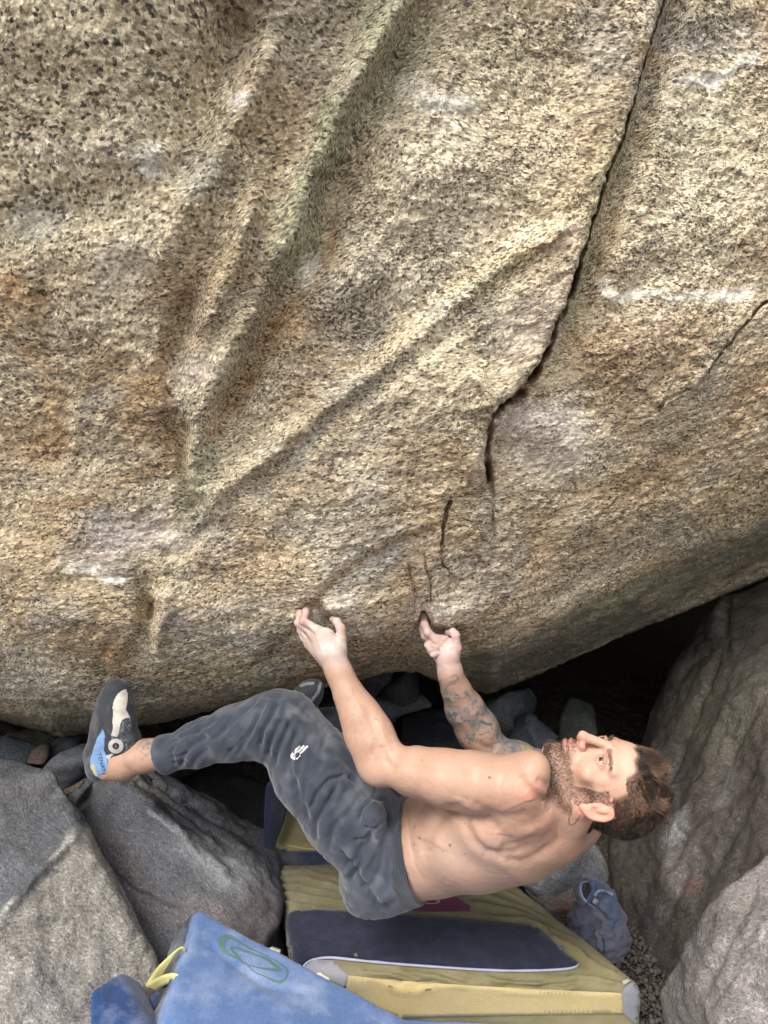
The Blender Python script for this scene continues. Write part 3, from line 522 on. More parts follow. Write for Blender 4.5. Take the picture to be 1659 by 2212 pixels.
rock('tall dark brown boulder leaning in from the right behind the head', [(1662,1258,2.75),(1560,1292,2.80),(1535,1312,2.82),(1516,1365,2.80),(1462,1420,2.82),(1440,1480,2.80),(1408,1540,2.78),(1388,1600,2.74),(1372,1690,2.66),(1330,1790,2.58),(1308,1850,2.50),(1320,1930,2.40),(1345,2010,2.26),(1420,2130,2.05),(1440,2210,1.95),
      (1560,1650,2.30),(1659,1500,2.25),(1659,1700,2.05),(1659,1860,1.90),(1500,2060,1.98),(1900,1500,2.2),(1900,1900,1.85),(1900,1150,2.9),(1440,2400,2.2),(1600,1300,4.2),(1400,1600,4.2),(1330,1900,3.6),(2100,1300,4.2),(2200,2100,2.4),(1700,2300,2.2)], S_['brown'], (.10,.088,.074), k=.03, h=.010, big=.035, med=.014, fine=.005, rid=.010, lamp=.003, lay=(.80,.30,-.45), paint=p_wall, seed=61, name='boulder', bigs=2.2,
     feats=[('line', diag(1659,1480,8,-32,62), -.012, 8), ('line', diag(1610,1420,9,-24,66), .012, 14), ('line', diag(1560,1400,7,-24,62), -.014, 6), ('step', diag(1600,1560,8,-26,66), .018, 4, 60), ('step', diag(1659,1660,5,-34,70), -.014, 4, 60), ('step', [(1400,1640),(1460,1700),(1480,1780),(1440,1880)], .016, 5, 50),
            ('line', [(1490,1830),(1500,1900),(1470,1980)], .012, 12), ('blob', 1555,1335,18,40,15,.03), ('line', [(1575,1300),(1570,1350),(1560,1380)], -.025, 5), ('line', [(1535,1400),(1500,1430),(1470,1480)], -.018, 6), ('blob', 1475,1450,30,40,30,.02)])
rock('pale glittering rock in the bottom right corner', [(1668,1812,1.80),(1600,1880,1.78),(1550,1935,1.76),(1500,2050,1.76),(1432,2150,1.80),(1442,2260,1.74),(1560,2150,1.58),(1659,2000,1.60),(1900,1750,1.7),(1900,2300,1.4),(1500,2500,1.6),(1700,1900,2.3),(1480,2200,2.2),(1900,2000,2.4),(1650,2600,1.9)], (.12,.108,.10), (.21,.19,.178), k=.010, h=.008, big=.02, med=.010, fine=.006, rid=.012, lay=(.7,.2,-.6), seed=71, st=.3,
     feats=[('line', diag(1640,1900,5,-34,66), -.012, 12), ('line', diag(1659,1990,4,-30,60), .010, 16), ('line', [(1659,2060),(1580,2110),(1520,2180)], -.010, 12)])
chunk('wedge of grey brown rock at the very bottom right edge', 1640,2190,1.62,(.07,.08,.05),(.26,.23,.22),75)
# loose gravel on the floor by the wall: countless, one object
def gravel():
    rng = np.random.RandomState(5); V = []; F = []; n0 = 0; bm = bmesh.new(); bmesh.ops.create_icosphere(bm, subdivisions=1, radius=1); sv = np.array([v.co[:] for v in bm.verts]); sf = np.array([[v.index for v in f.verts] for f in bm.faces]); bm.free()
    for _ in range(5200):
        p = G(rng.uniform(1260, 1480), rng.uniform(1960, 2330)) if rng.rand() < .8 else np.array([rng.uniform(-.9, .9), rng.uniform(1.1, 2.9), 0])
        r = .0018+.008*rng.rand()**4; v = sv*r*rng.uniform(.55, 1.25, 3)*(1+.25*rng.randn(len(sv), 1)); a = rng.rand()*6; c, s = math.cos(a), math.sin(a); v = v@np.array([[c,-s,0],[s,c,0],[0,0,1]]); V.append(v+p+[0, 0, .002+r*.2]); F.append(sf+n0); n0 += len(sv)
    V = np.concatenate(V); o = new_obj('gravel', V, np.concatenate(F), None, smooth=False); n = NT('gravel_grains'); v = n.obj(); c = n.mix(n.noise(v, 45, 1), (.03,.025,.022), (.13,.11,.10)); o.data.materials.append(n.done(c, .9, None, .2)); tag(o, 'loose brown gravel on the cave floor', 'gravel', kind='stuff')
gravel()
# ================================================================== THE CLIMBER
def unit(v): v = np.asarray(v, float); return v/np.linalg.norm(v)
def lerp(a, b, t): return np.asarray(a)*(1-t)+np.asarray(b)*t
BODY_H = .0023
# joints (camera frame)
PEL = C(868,1850,1.86); WST = C(905,1838,1.80)
A_ = unit([.626, .51, -.59]); Wp = unit(np.array([-.458,-.373,-.808])); 
SH_L = C(1118,1698,1.505); EL_L = C(822,1652,1.62); WR_L = C(729,1446,1.685)
SH_R = C(1262,1738,1.75); EL_R = C(1062,1628,1.94); WR_R = C(972,1448,1.865)
NECK0 = C(1205,1722,1.60); 
HIP_L = C(838,1862,1.775); KN_L = C(612,1560,1.80); AN_L = C(268,1648,1.905)
HIP_R = C(890,1800,1.97); KN_R = C(775,1590,2.10); AN_R = C(668,1560,2.28)
# head frame: x to his left, y out of the face, z to the crown
HO = C(1299,1690,1.56)                       # centre between the ears
hz = unit([.932, .108, -.345]); hy = np.array([-.262, .86, -.44]); hy = unit(hy-hz*(hy@hz)); hx = np.cross(hy, hz); hy = unit(hy*math.cos(.13)-hx*math.sin(.13)); hx = np.cross(hy, hz)
HM = np.array([hx, hy, hz])
def H(x, y, z): return HO+np.array([x, y, z])@HM
def hM(rx=0, ry=0, rz=0):                    # rows: axes of a head-frame ellipsoid turned by small angles (deg)
    R = np.array(Matrix.Rotation(math.radians(rx), 3, 'X') @ Matrix.Rotation(math.radians(ry), 3, 'Y') @ Matrix.Rotation(math.radians(rz), 3, 'Z'))
    return R.T@HM
def build_head(f):
    e = lambda c, r, k=.012, op='add', M=None: f.ell(H(*c), r, HM if M is None else M, k, op)
    c = lambda a, b, r1, r2, k=.008, op='add': f.cone(H(*a), H(*b), r1, r2, k, op)
    e((0,-.012,.045), (.073,.092,.078), .02)                 # skull
    e((0,-.032,.036), (.072,.086,.074), .02)
    e((0,.022,.035), (.062,.066,.062), .02)                  # forehead
    e((0,.035,-.020), (.056,.052,.062), .02)                 # mid face
    e((0,.040,-.072), (.040,.042,.034), .025)                # jaw front
    for s in (-1, 1):
        c((s*.058,-.012,-.035), (s*.050,.010,-.068), .016, .016, .02)     # jaw angle
        c((s*.050,.010,-.070), (s*.014,.070,-.094), .015, .016, .02)      # jaw line
        e((s*.040,.062,-.016), (.024,.018,.018), .018)                    # cheekbone
        c((s*.052,.048,.004), (s*.064,.010,.000), .010, .010, .015)       # zygomatic arch
        c((s*.010,.086,.032), (s*.046,.066,.033), .0085, .008, .012)      # brow ridge
        e((s*.031,.083,.012), (.017,.012,.013), .010, 'sub')              # eye socket
    e((0,.066,-.088), (.022,.018,.018), .015)                # chin
    # nose
    c((0,.0935,.024), (0,.1135,-.017), .0088, .0092, .008); e((0,.1170,-.0215), (.0098,.0105,.0088), .006)
    for s in (-1, 1): e((s*.0118,.0990,-.0240), (.0058,.0095,.0068), .009)
    c((0,.094,-.031), (0,.112,-.029), .005, .005, .006)
    for s in (-1, 1): e((s*.0064,.1080,-.0325), (.0034,.0050,.0030), .002, 'sub')
    e((0,.083,-.050), (.026,.014,.020), .014)                # muzzle
    c((-.019,.0895,-.0485), (.019,.0895,-.0485), .0035, .0035, .004); e((0,.0965,-.0480), (.020,.0060,.0050), .004)     # upper lip
    e((0,.0955,-.0600), (.018,.0065,.0060), .004)
    c((-.023,.0965,-.0540), (.023,.0965,-.0540), .0016, .0016, .003, 'sub') # mouth line
    e((0,.093,-.071), (.016,.005,.004), .006, 'sub')
    # eyelids: a shell round each eyeball with a slit
    for s in (-1, 1):
        e((s*.0305,.0760,.0115), (.0152,.0128,.0124), .009)
        f.ell(H(s*.0312,.0895,.0112), (.0130,.0080,.0040), hM(0, s*6, 0), .002, 'sub')
        c((s*.020,.0885,.0185), (s*.040,.0845,.0185), .0022, .0022, .003)
    # ears
    for s in (-1, 1):
        M = hM(12, 0, s*24); ec = (s*.0795,-.005,-.004)
        f.ell(H(*ec), (.0075,.0185,.0315), M, .004)
        f.ell(H(s*.0865,-.003,.000), (.0050,.0125,.0235), M, .003, 'sub')
        f.ell(H(s*.0800,.000,.004), (.0040,.0060,.0140), M, .003)
        f.ell(H(s*.0835,.007,-.008), (.0040,.0050,.0065), M, .002, 'sub')
        f.ell(H(s*.0770,.010,-.009), (.004,.0045,.006), M, .003)
        f.ell(H(s*.0760,.005,-.032), (.005,.008,.008), M, .004)
def finger(f, pts, r0=.0090, r1=.0072, k=.003):
    n = len(pts); r0 *= .92; r1 *= .95
    for i in range(n-1):
        a = r0+(r1-r0)*i/(n-1); b = r0+(r1-r0)*(i+1)/(n-1); f.cone(pts[i], pts[i+1], a, b, k)
        if 0 < i: f.ell(pts[i], (a*1.12,)*3, None, .002)
def build_body():
    lo = np.array([-.74, -1.06, 1.36]); hi = np.array([.64, -.16, 2.40]); f = Field(lo, hi, BODY_H)
    # --- torso
    def fr(t, tw):
        w = unit(lerp(Wp, unit([-.61, .40, -.67]), tw)); w = unit(w-A_*(w@A_)*.6); return np.array([w, unit(np.cross(A_, w))])
    # spine stations: centre, half width, half depth
    S = [(C(850,1846,1.88), .105, .080, 0.), (C(895,1832,1.825), .134, .094, .1), (C(960,1820,1.765), .134, .100, .4), (C(1040,1800,1.70), .152, .112, .75), (C(1112,1782,1.655), .150, .108, 1.), (C(1168,1762,1.63), .112, .088, 1.), (C(1208,1735,1.60), .075, .066, 1.)]
    for (c0, a0, b0, t0), (c1, a1, b1, t1) in zip(S[:-1], S[1:]): f.ring(c0, c1, fr(0, t0), fr(0, t1), a0, b0, a1, b1, .035)
    M1 = fr(0, 1.); w1, n1 = M1       # n1 points to the chest side
    # lats, shoulder blades, pecs
    f.chain([(C(960,1800,1.665), .040), (C(1040,1772,1.58), .050), (C(1095,1745,1.535), .052)], .04)
    f.ell(C(1085,1788,1.570), (.080,.040,.058), [unit(A_), w1, n1], .03)          # left shoulder blade
    f.ell(C(1225,1778,1.70), (.070,.050,.050), [unit(A_), w1, n1], .03)           # right shoulder blade region
    f.chain([(C(1150,1735,1.525), .052), (C(1205,1715,1.575), .048), (C(1250,1700,1.575), .046)], .035)     # trapezius
    f.chain([(SH_R, .056), (C(1225,1765,1.70), .060), (C(1190,1790,1.66), .062)], .04)
    f.chain([(C(1080,1688,1.58), .050), (C(1130,1680,1.63), .055)], .03)          # chest under the arm
    f.cone(C(1165,1672,1.575), C(1225,1680,1.665), .018, .016, .02)               # collarbone
    # --- neck
    f.cone(C(1205,1715,1.60), H(0,-.022,-.055), .062, .056, .03); f.cone(C(1190,1672,1.62), H(.035,-.005,-.035), .014, .016, .02); f.cone(C(1225,1700,1.66), H(0,.000,-.060), .038, .028, .02)
    # --- left arm
    f.ell(SH_L, (.068,.058,.058), [unit(SH_L-EL_L), w1, n1], .03)
    f.chain([(SH_L, .056), (C(1030,1690,1.515), .056), (C(960,1681,1.545), .051), (C(890,1666,1.58), .043), (EL_L, .037)], .02)
    f.cone(C(1000,1665,1.525), C(905,1645,1.575), .033, .027, .02)                # biceps side
    f.cone(C(1020,1722,1.53), C(890,1690,1.59), .032, .026, .02)                  # triceps side
    f.ell(C(816,1672,1.615), (.030,.022,.026), None, .015)                        # elbow point
    f.chain([(EL_L, .039), (C(806,1600,1.635), .044), (C(782,1550,1.65), .040), (C(754,1500,1.668), .031), (C(737,1462,1.68), .0265), (WR_L, .0255)], .018)
    f.chain([(C(846,1632,1.60), .028), (C(814,1572,1.63), .024), (C(782,1520,1.655), .019)], .02)   # brachioradialis
    f.chain([(C(795,1650,1.625), .024), (C(776,1590,1.64), .026), (C(754,1530,1.66), .02)], .02)
    # --- right arm
    f.chain([(SH_R, .056), (C(1170,1672,1.83), .052), (C(1115,1645,1.89), .047), (EL_R, .043)], .02)
    f.ell(C(1045,1640,1.95), (.026,.024,.026), None, .02)
    f.chain([(EL_R, .047), (C(1030,1575,1.925), .052), (C(1003,1530,1.905), .046), (C(985,1490,1.885), .034), (C(974,1462,1.87), .0275), (WR_R, .027)], .018)
    # --- left hand (back of the hand to us, fingers crimped into the flake, thumb pressing beside it)
    kb = .010
    f.cone(WR_L, C(716,1412,1.688), .0260, .030, .015)
    f.ell(C(703,1392,1.690), (.036,.030,.016), [unit(C(683,1355,1.69)-C(722,1425,1.69)), unit(C(735,1385,1.69)-C(680,1400,1.70)), unit(np.cross(C(683,1355,1.69)-C(722,1425,1.69), C(735,1385,1.69)-C(680,1400,1.70)))], .016)
    f.cone(C(722,1425,1.690), C(684,1361,1.690), .020, .0125, kb); f.cone(C(715,1425,1.695), C(676,1372,1.698), .019, .0125, kb); f.cone(C(708,1425,1.70), C(669,1384,1.708), .017, .0115, kb); f.cone(C(703,1425,1.705), C(666,1392,1.716), .015, .0105, kb)
    finger(f, [C(684,1359,1.688), C(655.5,1341,1.690), C(660,1322,1.708), C(664,1309,1.752)], .0102, .0078)
    finger(f, [C(675,1370,1.698), C(645,1345,1.704), C(648,1325,1.718), C(654,1312,1.762)], .0100, .0078)
    finger(f, [C(669,1382,1.708), C(652,1362,1.722), C(643,1345,1.732), C(648,1330,1.768)], .0095, .0075)
    finger(f, [C(665,1391,1.716), C(655,1376,1.730), C(648,1362,1.742), C(650,1350,1.770)], .0088, .0068)
    finger(f, [C(736,1424,1.690), C(737,1380,1.688), C(736,1357,1.690), C(728,1343,1.700), C(718,1338,1.738)], .0130, .0080)
    f.ell(C(730,1402,1.690), (.018,.024,.015), None, .012)
    # --- right hand (palm to us, index hooked up into the slot, others curled, thumb pinching)
    f.cone(WR_R, C(966,1420,1.862), .0265, .029, .015)
    ax = unit(C(935,1372,1.85)-C(968,1432,1.86)); 
    f.ell(C(958,1402,1.857), (.036,.031,.017), [ax, unit(np.cross(ax, [0,0,1])), [0,0,1]], .016)
    f.cone(C(966,1425,1.862), C(940,1382,1.852), .020, .0135, kb)
    finger(f, [C(943,1384,1.850), C(924,1366,1.848), C(917,1349,1.852), C(915.5,1329,1.898)], .0118, .0088)
    finger(f, [C(938,1388,1.862), C(918,1374,1.868), C(913,1358,1.876), C(912,1345,1.905)], .0105, .0085)
    finger(f, [C(942,1402,1.855), C(925,1393,1.846), C(931,1402,1.838), C(942,1400,1.840)], .0105, .0085)     # curled ring finger
    finger(f, [C(944,1414,1.855), C(930,1405,1.846), C(936,1413,1.838), C(946,1409,1.841)], .0098, .0078)     # curled little finger
    finger(f, [C(978,1420,1.858), C(986,1398,1.850), C(984,1372,1.846), C(978,1365,1.848), C(967,1367,1.872)], .0140, .0078)
    f.ell(C(976,1408,1.853), (.019,.026,.018), None, .012)
    # --- legs (under the trousers) and the bare left ankle
    f.chain([(PEL, .08), (HIP_L+[0,0,.03], .055), (lerp(HIP_L, KN_L, .5), .058), (KN_L, .045), (lerp(KN_L, AN_L, .35), .040), (lerp(KN_L, AN_L, .75), .031), (C(312,1633,1.892), .0345), (C(262,1648,1.905), .0345)], .03)
    f.chain([(PEL, .09), (HIP_R, .075), (lerp(HIP_R, KN_R, .5), .06), (KN_R, .045), (AN_R, .030)], .03)
    f.cone(C(268,1655,1.905), C(232,1662,1.915), .034, .028, .02); f.cone(C(262,1640,1.905), C(248,1560,1.90), .032, .028, .02)
    f.ell(C(283,1640,1.868), (.014,.014,.012), None, .012)                        # ankle bone
    build_head(f)
    V, Fq = f.mesh(); V = smooth_mesh(V, Fq, 1, .35)
    N = vnormals(V, Fq)
    # --- traced relief on the side that faces the photographer
    fx, fy = c2f(V); view = -V/np.linalg.norm(V, axis=1, keepdims=True); face = sstep(.05, .4, (N*view).sum(1))
    L = lambda p, H_, w: ('line', p, H_, w)
    def Z(pts): return [(822.9+x*.2976, 1563.5+y*.2976) for x, y in pts]          # the close-up of his back, in its own pixels
    B = [L(Z([(610,650),(625,740),(680,850),(760,920),(860,940),(960,940),(1050,905),(1120,860)]), -.0085, 9),
         L(Z([(650,690),(690,780),(770,870),(880,905)]), .0060, 13), L(Z([(600,700),(610,790),(670,890),(760,960)]), .0035, 12),
         L(Z([(480,640),(420,700),(360,790),(325,880),(325,960)]), -.0085, 11), L(Z([(420,640),(350,740),(300,860)]), .004, 14), L(Z([(560,680),(470,780),(400,900)]), .005, 22),
         L(Z([(480,600),(600,650),(700,690),(780,700),(830,740),(870,780)]), -.0070, 8), L(Z([(650,560),(760,640),(880,680),(1000,670),(1080,640)]), -.0060, 10),
         L(Z([(560,300),(600,400),(590,480),(560,560)]), -.0045, 16), L(Z([(640,560),(560,600),(480,610)]), -.003, 9),
         L(Z([(870,890),(950,880),(1030,850),(1130,800)]), -.0040, 7), L(Z([(950,840),(1060,800),(1120,760)]), .0045, 10), L(Z([(900,980),(1000,1000),(1080,980),(1150,940),(1250,880)]), -.0050, 8),
         L(Z([(840,965),(920,1000),(1000,1010)]), -.004, 6), L(Z([(1160,950),(1260,860),(1360,760),(1440,690)]), -.0055, 12), L(Z([(1120,900),(1220,830),(1330,740)]), .004, 12),
         L(Z([(1050,480),(1085,520),(1090,560)]), .0045, 12), L(Z([(990,360),(1040,440),(1100,500),(1180,560),(1270,580)]), -.0065, 10), L(Z([(1060,400),(1150,470),(1250,520),(1320,560)]), .0045, 10), L(Z([(1120,400),(1200,450),(1290,500)]), -.005, 8),
         L(Z([(1320,560),(1350,640),(1330,700)]), .004, 8), L(Z([(1380,560),(1400,640),(1360,740)]), .0035, 6), L(Z([(860,480),(960,520),(1000,600)]), .003, 24), ('blob', *Z([(880,470)])[0], 34, 26, 0, .004),
         ('blob', *Z([(1000,780)])[0], 34, 12, -10, .005), ('blob', *Z([(820,820)])[0], 30, 18, 30, .006), ('blob', *Z([(250,1020)])[0], 40, 20, 0, .003),
         L(Z([(20,150),(30,260),(110,340)]), -.0055, 8), L([(812,1545),(828,1590),(840,1625)], .003, 10), L([(800,1640),(812,1612),(806,1560),(790,1520)], -.0045, 8), L([(760,1500),(790,1560),(812,1600)], .002, 5),
         L([(860,1640),(900,1662),(960,1668),(1010,1660)], -.0030, 9), L([(842,1600),(850,1625),(862,1650)], -.0035, 7), L([(700,1420),(690,1392),(681,1368)], .0016, 2.5), L([(708,1425),(706,1395),(697,1372)], .0013, 2.5),
         L([(655,1625),(662,1640)], .001, 4), L([(1025,1600),(1040,1612),(1060,1618)], -.004, 6), L([(950,1400),(962,1388),(978,1384)], -.0025, 3), L([(940,1392),(950,1396),(962,1402)], -.002, 2.5),
         L([(880,1755),(884,1810),(898,1870),(915,1905)], -.0022, 4), L([(893,1750),(900,1812),(915,1872)], .0020, 6)]
    B = [(q[0], q[1], q[2], q[3]*1.22) if q[0] == 'line' and q[3] > 5 else q for q in B]
    h = sculpt(fx.astype(np.float32), fy.astype(np.float32), B); qz = (V-HO)@hz; head_zone = ((qz > -.088) | ((qz > -.130) & ((V-HO)@hy > .035))) & (np.linalg.norm(V-HO, axis=1) < .17)
    h = np.where(head_zone, 0, h)*face*.66
    V = V+N*h[:, None]; V = V+N*(.0004*fbm(V, 90, 2, 5))[:, None]; N = vnormals(V, Fq)
    return V, Fq, N, fx, fy, head_zone, face
def skin_colour(V, N, fx, fy, hz_, face):
    base = np.array([.375,.232,.165]); col = np.tile(base, (len(V), 1)).astype(np.float32)
    def put(w, c): nonlocal col; col = col+(np.array(c, np.float32)-col)*np.clip(w, 0, 1)[:, None]
    n1 = fbm(V, 14, 3, 11); put(.30*sstep(-.3, .7, n1), (.45,.285,.205)); n2 = fbm(V, 60, 3, 12); put(.16*sstep(0, .6, n2), (.50,.25,.18))
    B = lambda cx, cy, rx, ry, ang=0: (lambda c, s: np.exp(-((((fx-cx)*c+(fy-cy)*s)/rx)**2+((-(fx-cx)*s+(fy-cy)*c)/ry)**2)))(math.cos(math.radians(ang)), math.sin(math.radians(ang)))
    put(.55*B(1142,1705,26,30)*~hz_, (.62,.24,.17)); put(.35*B(1160,1780,90,60)*~hz_, (.58,.30,.21)); put(.35*B(1010,1850,120,50), (.60,.44,.36)); put(.30*B(1230,1790,50,40)*~hz_, (.60,.27,.19))
    put(.25*B(820,1670,30,30), (.62,.36,.28)); put(.35*sstep(.35,.7,n2)*B(1180,1760,80,60)*~hz_, (.55,.22,.15))
    for x, y, r in ((1057,1680,3.4),(907,1810,2.6),(973,1825,2.8),(897,1786,1.8),(895,1825,1.8),(1006,1844,1.6),(1003,1780,1.5),(1112,1790,1.5),(911,1642,1.6),(957,1839,1.4)):
        put(.85*sstep(r+.9, r-.9, np.hypot(fx-x, fy-y)), (.16,.06,.04))
    # chalked hands
    hd = np.maximum(sstep(1462, 1405, fy)*(fx < 760)*(fx > 630), sstep(1478, 1425, fy)*(fx > 880)*(fx < 1010)*(V[:, 2] > 1.8))
    put(hd*(.35+.30*n1+.25*sstep(-.2,.5,n2)), (.72,.64,.60)); put(.5*hd*(B(665,1322,12,20)+B(648,1340,10,25)+B(727,1346,14,12)), (.66,.38,.36)); put(.55*hd*(fx > 880)*(.5+.5*n2), (.70,.42,.42))
    put(.35*hd*B(700,1395,22,26), (.50,.45,.43))
    def lnh(pts, w, s=.6, c=(.25,.13,.10)): d, _, _ = segdist(fx.astype(np.float32), fy.astype(np.float32), pts); put(s*np.exp(-(d/w)**2)*(face > .1), c)
    for p in ([(653,1313),(650,1338),(664,1352),(684,1372)],[(646,1330),(646,1348),(660,1368),(674,1386)],[(716,1366),(728,1375)],[(925,1372),(932,1385),(941,1391)],[(930,1397),(944,1400),(950,1406)],[(958,1384),(966,1380),(974,1374)]): lnh(p, 1.6)
    for x, y in ((656,1341),(684,1361),(676,1371),(734,1357),(984,1370),(918,1350)): put(.35*np.exp(-((fx-x)**2+(fy-y)**2)/40)*hd, (.55,.30,.25))
    # tattoos: sleeve on the right arm, small ones on wrist, ankle, neck and left forearm
    rarm = (V[:, 2] > 1.76)*(fx > 930)*(fx < 1190)*(fy > 1470)*(fy < 1690)*~hz_
    Q = V*np.array([1., 1., .8])+.012*np.stack([fbm(V, 22, 2, 21), fbm(V, 22, 2, 22), fbm(V, 22, 2, 23)], -1)
    t1 = np.abs(vnoise(Q, 78, 31)); t2 = np.abs(vnoise(Q, 130, 32)); t3 = vnoise(Q, 52, 33); t4 = vnoise(Q, 48, 36)
    ink = np.maximum.reduce([sstep(.17, .07, t1), .8*sstep(.16, .05, t2)*sstep(-.3, .2, t3), .30*sstep(.10, .5, t3), .45*sstep(.15,.45,t4)])
    area = np.clip(sstep(1480, 1500, fy+6*n2), 0, 1)*np.clip(1-1.1*B(1035,1622,24,22), 0, 1)*(1-.85*B(1000,1518,14,12))*(1-.7*B(1055,1590,14,12)); up = sstep(1060, 1085, fx)
    put(rarm*area*(ink*(.80)+.22), (.07,.10,.115)); put(rarm*up*(.38+.45*ink), (.09,.10,.105)); put(rarm*up*.45*B(1140,1625,12,16), (.45,.36,.12))
    def ln(pts, w, s=.75, c=(.11,.14,.15)): d, _, _ = segdist(fx.astype(np.float32), fy.astype(np.float32), pts); put(s*np.exp(-(d/w)**2)*(face > .2), c)
    for p in ([(975,1462),(985,1458),(990,1466),(982,1472),(972,1474)],[(962,1490),(968,1480),(975,1478),(984,1476)],[(957,1500),(963,1492)],[(951,1470),(950,1482)]): ln(p, 2.0, .8)
    for p in ([(805,1551),(812,1553),(818,1558)],[(806,1556),(815,1551)]): ln(p, 1.4, .6)
    a = sstep(13, 9, np.hypot((fx-318)*.8, fy-1612)); put(a*(.30+.5*sstep(.1,-.1,vnoise(V,150,44)))*(fx < 360), (.14,.14,.14)); ln([(296,1618),(312,1596),(330,1612),(316,1632),(302,1622)], 1.8, .6); ln([(306,1640),(322,1628),(334,1626)], 1.8, .5)
    nk = (fx > 1195)*(fx < 1262)*(fy > 1700)*(fy < 1790)*~hz_
    put(.55*nk*B(1232,1778-0,12,16)*sstep(.15,-.1,vnoise(V,110,45)), (.14,.16,.13)); put(.5*nk*B(1228,1724,9,7)*sstep(.1,-.1,vnoise(V,150,46)), (.12,.15,.16))
    # wrist / forearm hair, faint
    fa = (fy < 1640)*(fy > 1455)*(fx > 700)*(fx < 850)*(V[:, 2] < 1.75); put(.16*fa*sstep(.15,.5,vnoise(V*np.array([1,.35,1]),260,51)), (.22,.12,.07))
    # --- face
    q = (V-HO)@HM.T; x, y, z = q[:, 0], q[:, 1], q[:, 2]; ax = np.abs(x)
    E = lambda cx, cy, cz, rx, ry, rz: np.exp(-(((x-cx)/rx)**2+((y-cy)/ry)**2+((z-cz)/rz)**2))
    fz = hz_.astype(np.float32)
    put(.30*fz, (.66,.38,.28)); put(.65*fz*E(0,.110,-.018,.014,.016,.020), (.68,.25,.20)); put(.30*fz*(E(.040,.070,-.020,.022,.03,.020)+E(-.040,.070,-.020,.022,.03,.020)), (.66,.27,.21))
    put(.55*fz*(ax > .066)*(y < .022)*(y > -.045)*(np.abs(z) < .045), (.68,.28,.21)); put(.25*fz*sstep(.03,.07,z)*(y > .05), (.70,.46,.35))
    put(.75*fz*(E(0,.1005,-.0485,.017,.012,.0042)+E(0,.0995,-.0595,.015,.012,.0048)), (.50,.20,.17))
    put(.40*fz*(E(.031,.085,.011,.016,.012,.011)+E(-.031,.085,.011,.016,.012,.011)), (.36,.17,.13))
    # stubble shade: cheeks below a line from ear to mouth, chin, moustache, throat edge
    zl = -.044-.10*np.clip(.035-y, 0, .05)+.05*np.clip(y-.070, 0, .05); jaw = sstep(zl+.006, zl-.010, z+.004*vnoise(V, 130, 66))*(y > -.010)
    must = E(0,.094,-.040,.024,.03,.0065)*1.1; cheek_clear = E(.036,.078,-.030,.018,.022,.014)+E(-.036,.078,-.030,.018,.022,.014)
    beard = np.clip(np.maximum(jaw, must)-.9*cheek_clear, 0, 1)*(1-.85*(E(0,.1005,-.0540,.019,.012,.010)))*sstep(-.135, -.118, z)*(1-(ax > .064)*(y < .018)*(z > -.055))*sstep(-.005, .006, z+.072+.40*(y-.01))*sstep(-.014, .0, y)
    side = (ax > .050)*(ax < .074)*(y > .004)*(y < .036)*(z > -.05)*(z < .022); beard = np.maximum(beard, side*.9)*fz
    edge = np.clip(sstep(.018, .0, z+.072+.40*(y-.01)), 0, 1); put(beard*(.62+.28*edge)*(.8+.3*vnoise(V,300,61)), (.105,.066,.045))
    for s in (-1, 1):
        bl = np.abs(z-(.0300-.10*(np.abs(x-s*.030)-.0)))/1; put(.80*fz*np.exp(-(bl/.0042)**2)*sstep(.010,.015,s*x)*sstep(.052,.046,s*x)*(y > .05)*(.8+.3*vnoise(V,350,62)), (.16,.085,.05))
        put(.75*fz*np.exp(-((z-.0160)/.0014)**2)*(np.abs(s*x-.031) < .0125)*(y > .07), (.10,.05,.04))
    # scalp under the hair
    scalp = fz*(1-sstep(.0,.012,(hairline(x, y, z))))
    put(.9*scalp, (.085,.050,.032))
    return np.clip(col, .01, .95), beard
def hairline(x, y, z):                       # negative where hair grows (head frame)
    ax = np.abs(x)
    top = y-.80*(z-.078)-.070-.005*np.cos(x*70)+.004*np.sin(x*190)                          # forehead edge
    front = np.where(z > .055, top, 1.)
    temple = np.where((z <= .078) & (z > .006), y-(.018+.55*(z-.006)*0+.40*np.maximum(z-.035, 0))+.0*ax, 1.)
    back = np.where(z <= .006, y+.018+.10*(.006-z), 1.)
    d = np.minimum(np.minimum(front, temple), back); d = np.where(np.sqrt(x*x+(y+.02)**2+(z-.04)**2) > .112, 1., d); d = np.where(z < -.012-.40*np.maximum(0, -(y+.025)), 1., d)
    ear = (ax > .060) & (y > -.022) & (y < .024) & (z < .026); return np.where(ear, 1., d)
def skin_material():
    n = NT('skin'); v = n.obj(); c = n.attr('tint').outputs['Color']
    c = n.mix(.30, c, n.mix(1., c, n.ramp(n.noise(v, 260, 3, .65), .3, .7, .72, 1.22), 'MULTIPLY'))
    b = n.bump(n.noise(v, 520, 2, .6), .22, .0012); b = n.bump(n.noise(v, 90, 3, .5), .18, .003, b)
    return n.done(c, n.ramp(n.noise(v, 40, 2), .3, .7, .42, .60), b, .36, Subsurface_Weight=.06, Subsurface_Radius=(.012, .005, .003), Subsurface_Scale=.6)
def simple(name, col, rough=.7, spec=.3, bs=0, bstr=.3, var=0, vs=20, **kw):
    n = NT(name); v = n.obj(); c = n.mix(n.ramp(n.noise(v, vs, 3), .3, .7, 0, var), col, tuple(min(1, k*1.7+.02) for k in col[:3])) if var else col
    b = n.bump(n.noise(v, bs, 3), bstr, .003) if bs else None; return n.done(c, rough, b, spec, **kw)
ROOT = empty('person', c2w(C(870,1930,1.86))); tag(ROOT, 'shirtless bearded man in dark trousers hanging from the boulder by both hands', 'person')
BV, BF, BN, bfx, bfy, bhead, bface = build_body()
skc, beardw = skin_colour(BV, BN, bfx, bfy, bhead, bface)
body = new_obj('body', c2w(BV), BF, skin_material(), ROOT); vcol(body, 'tint', skc)
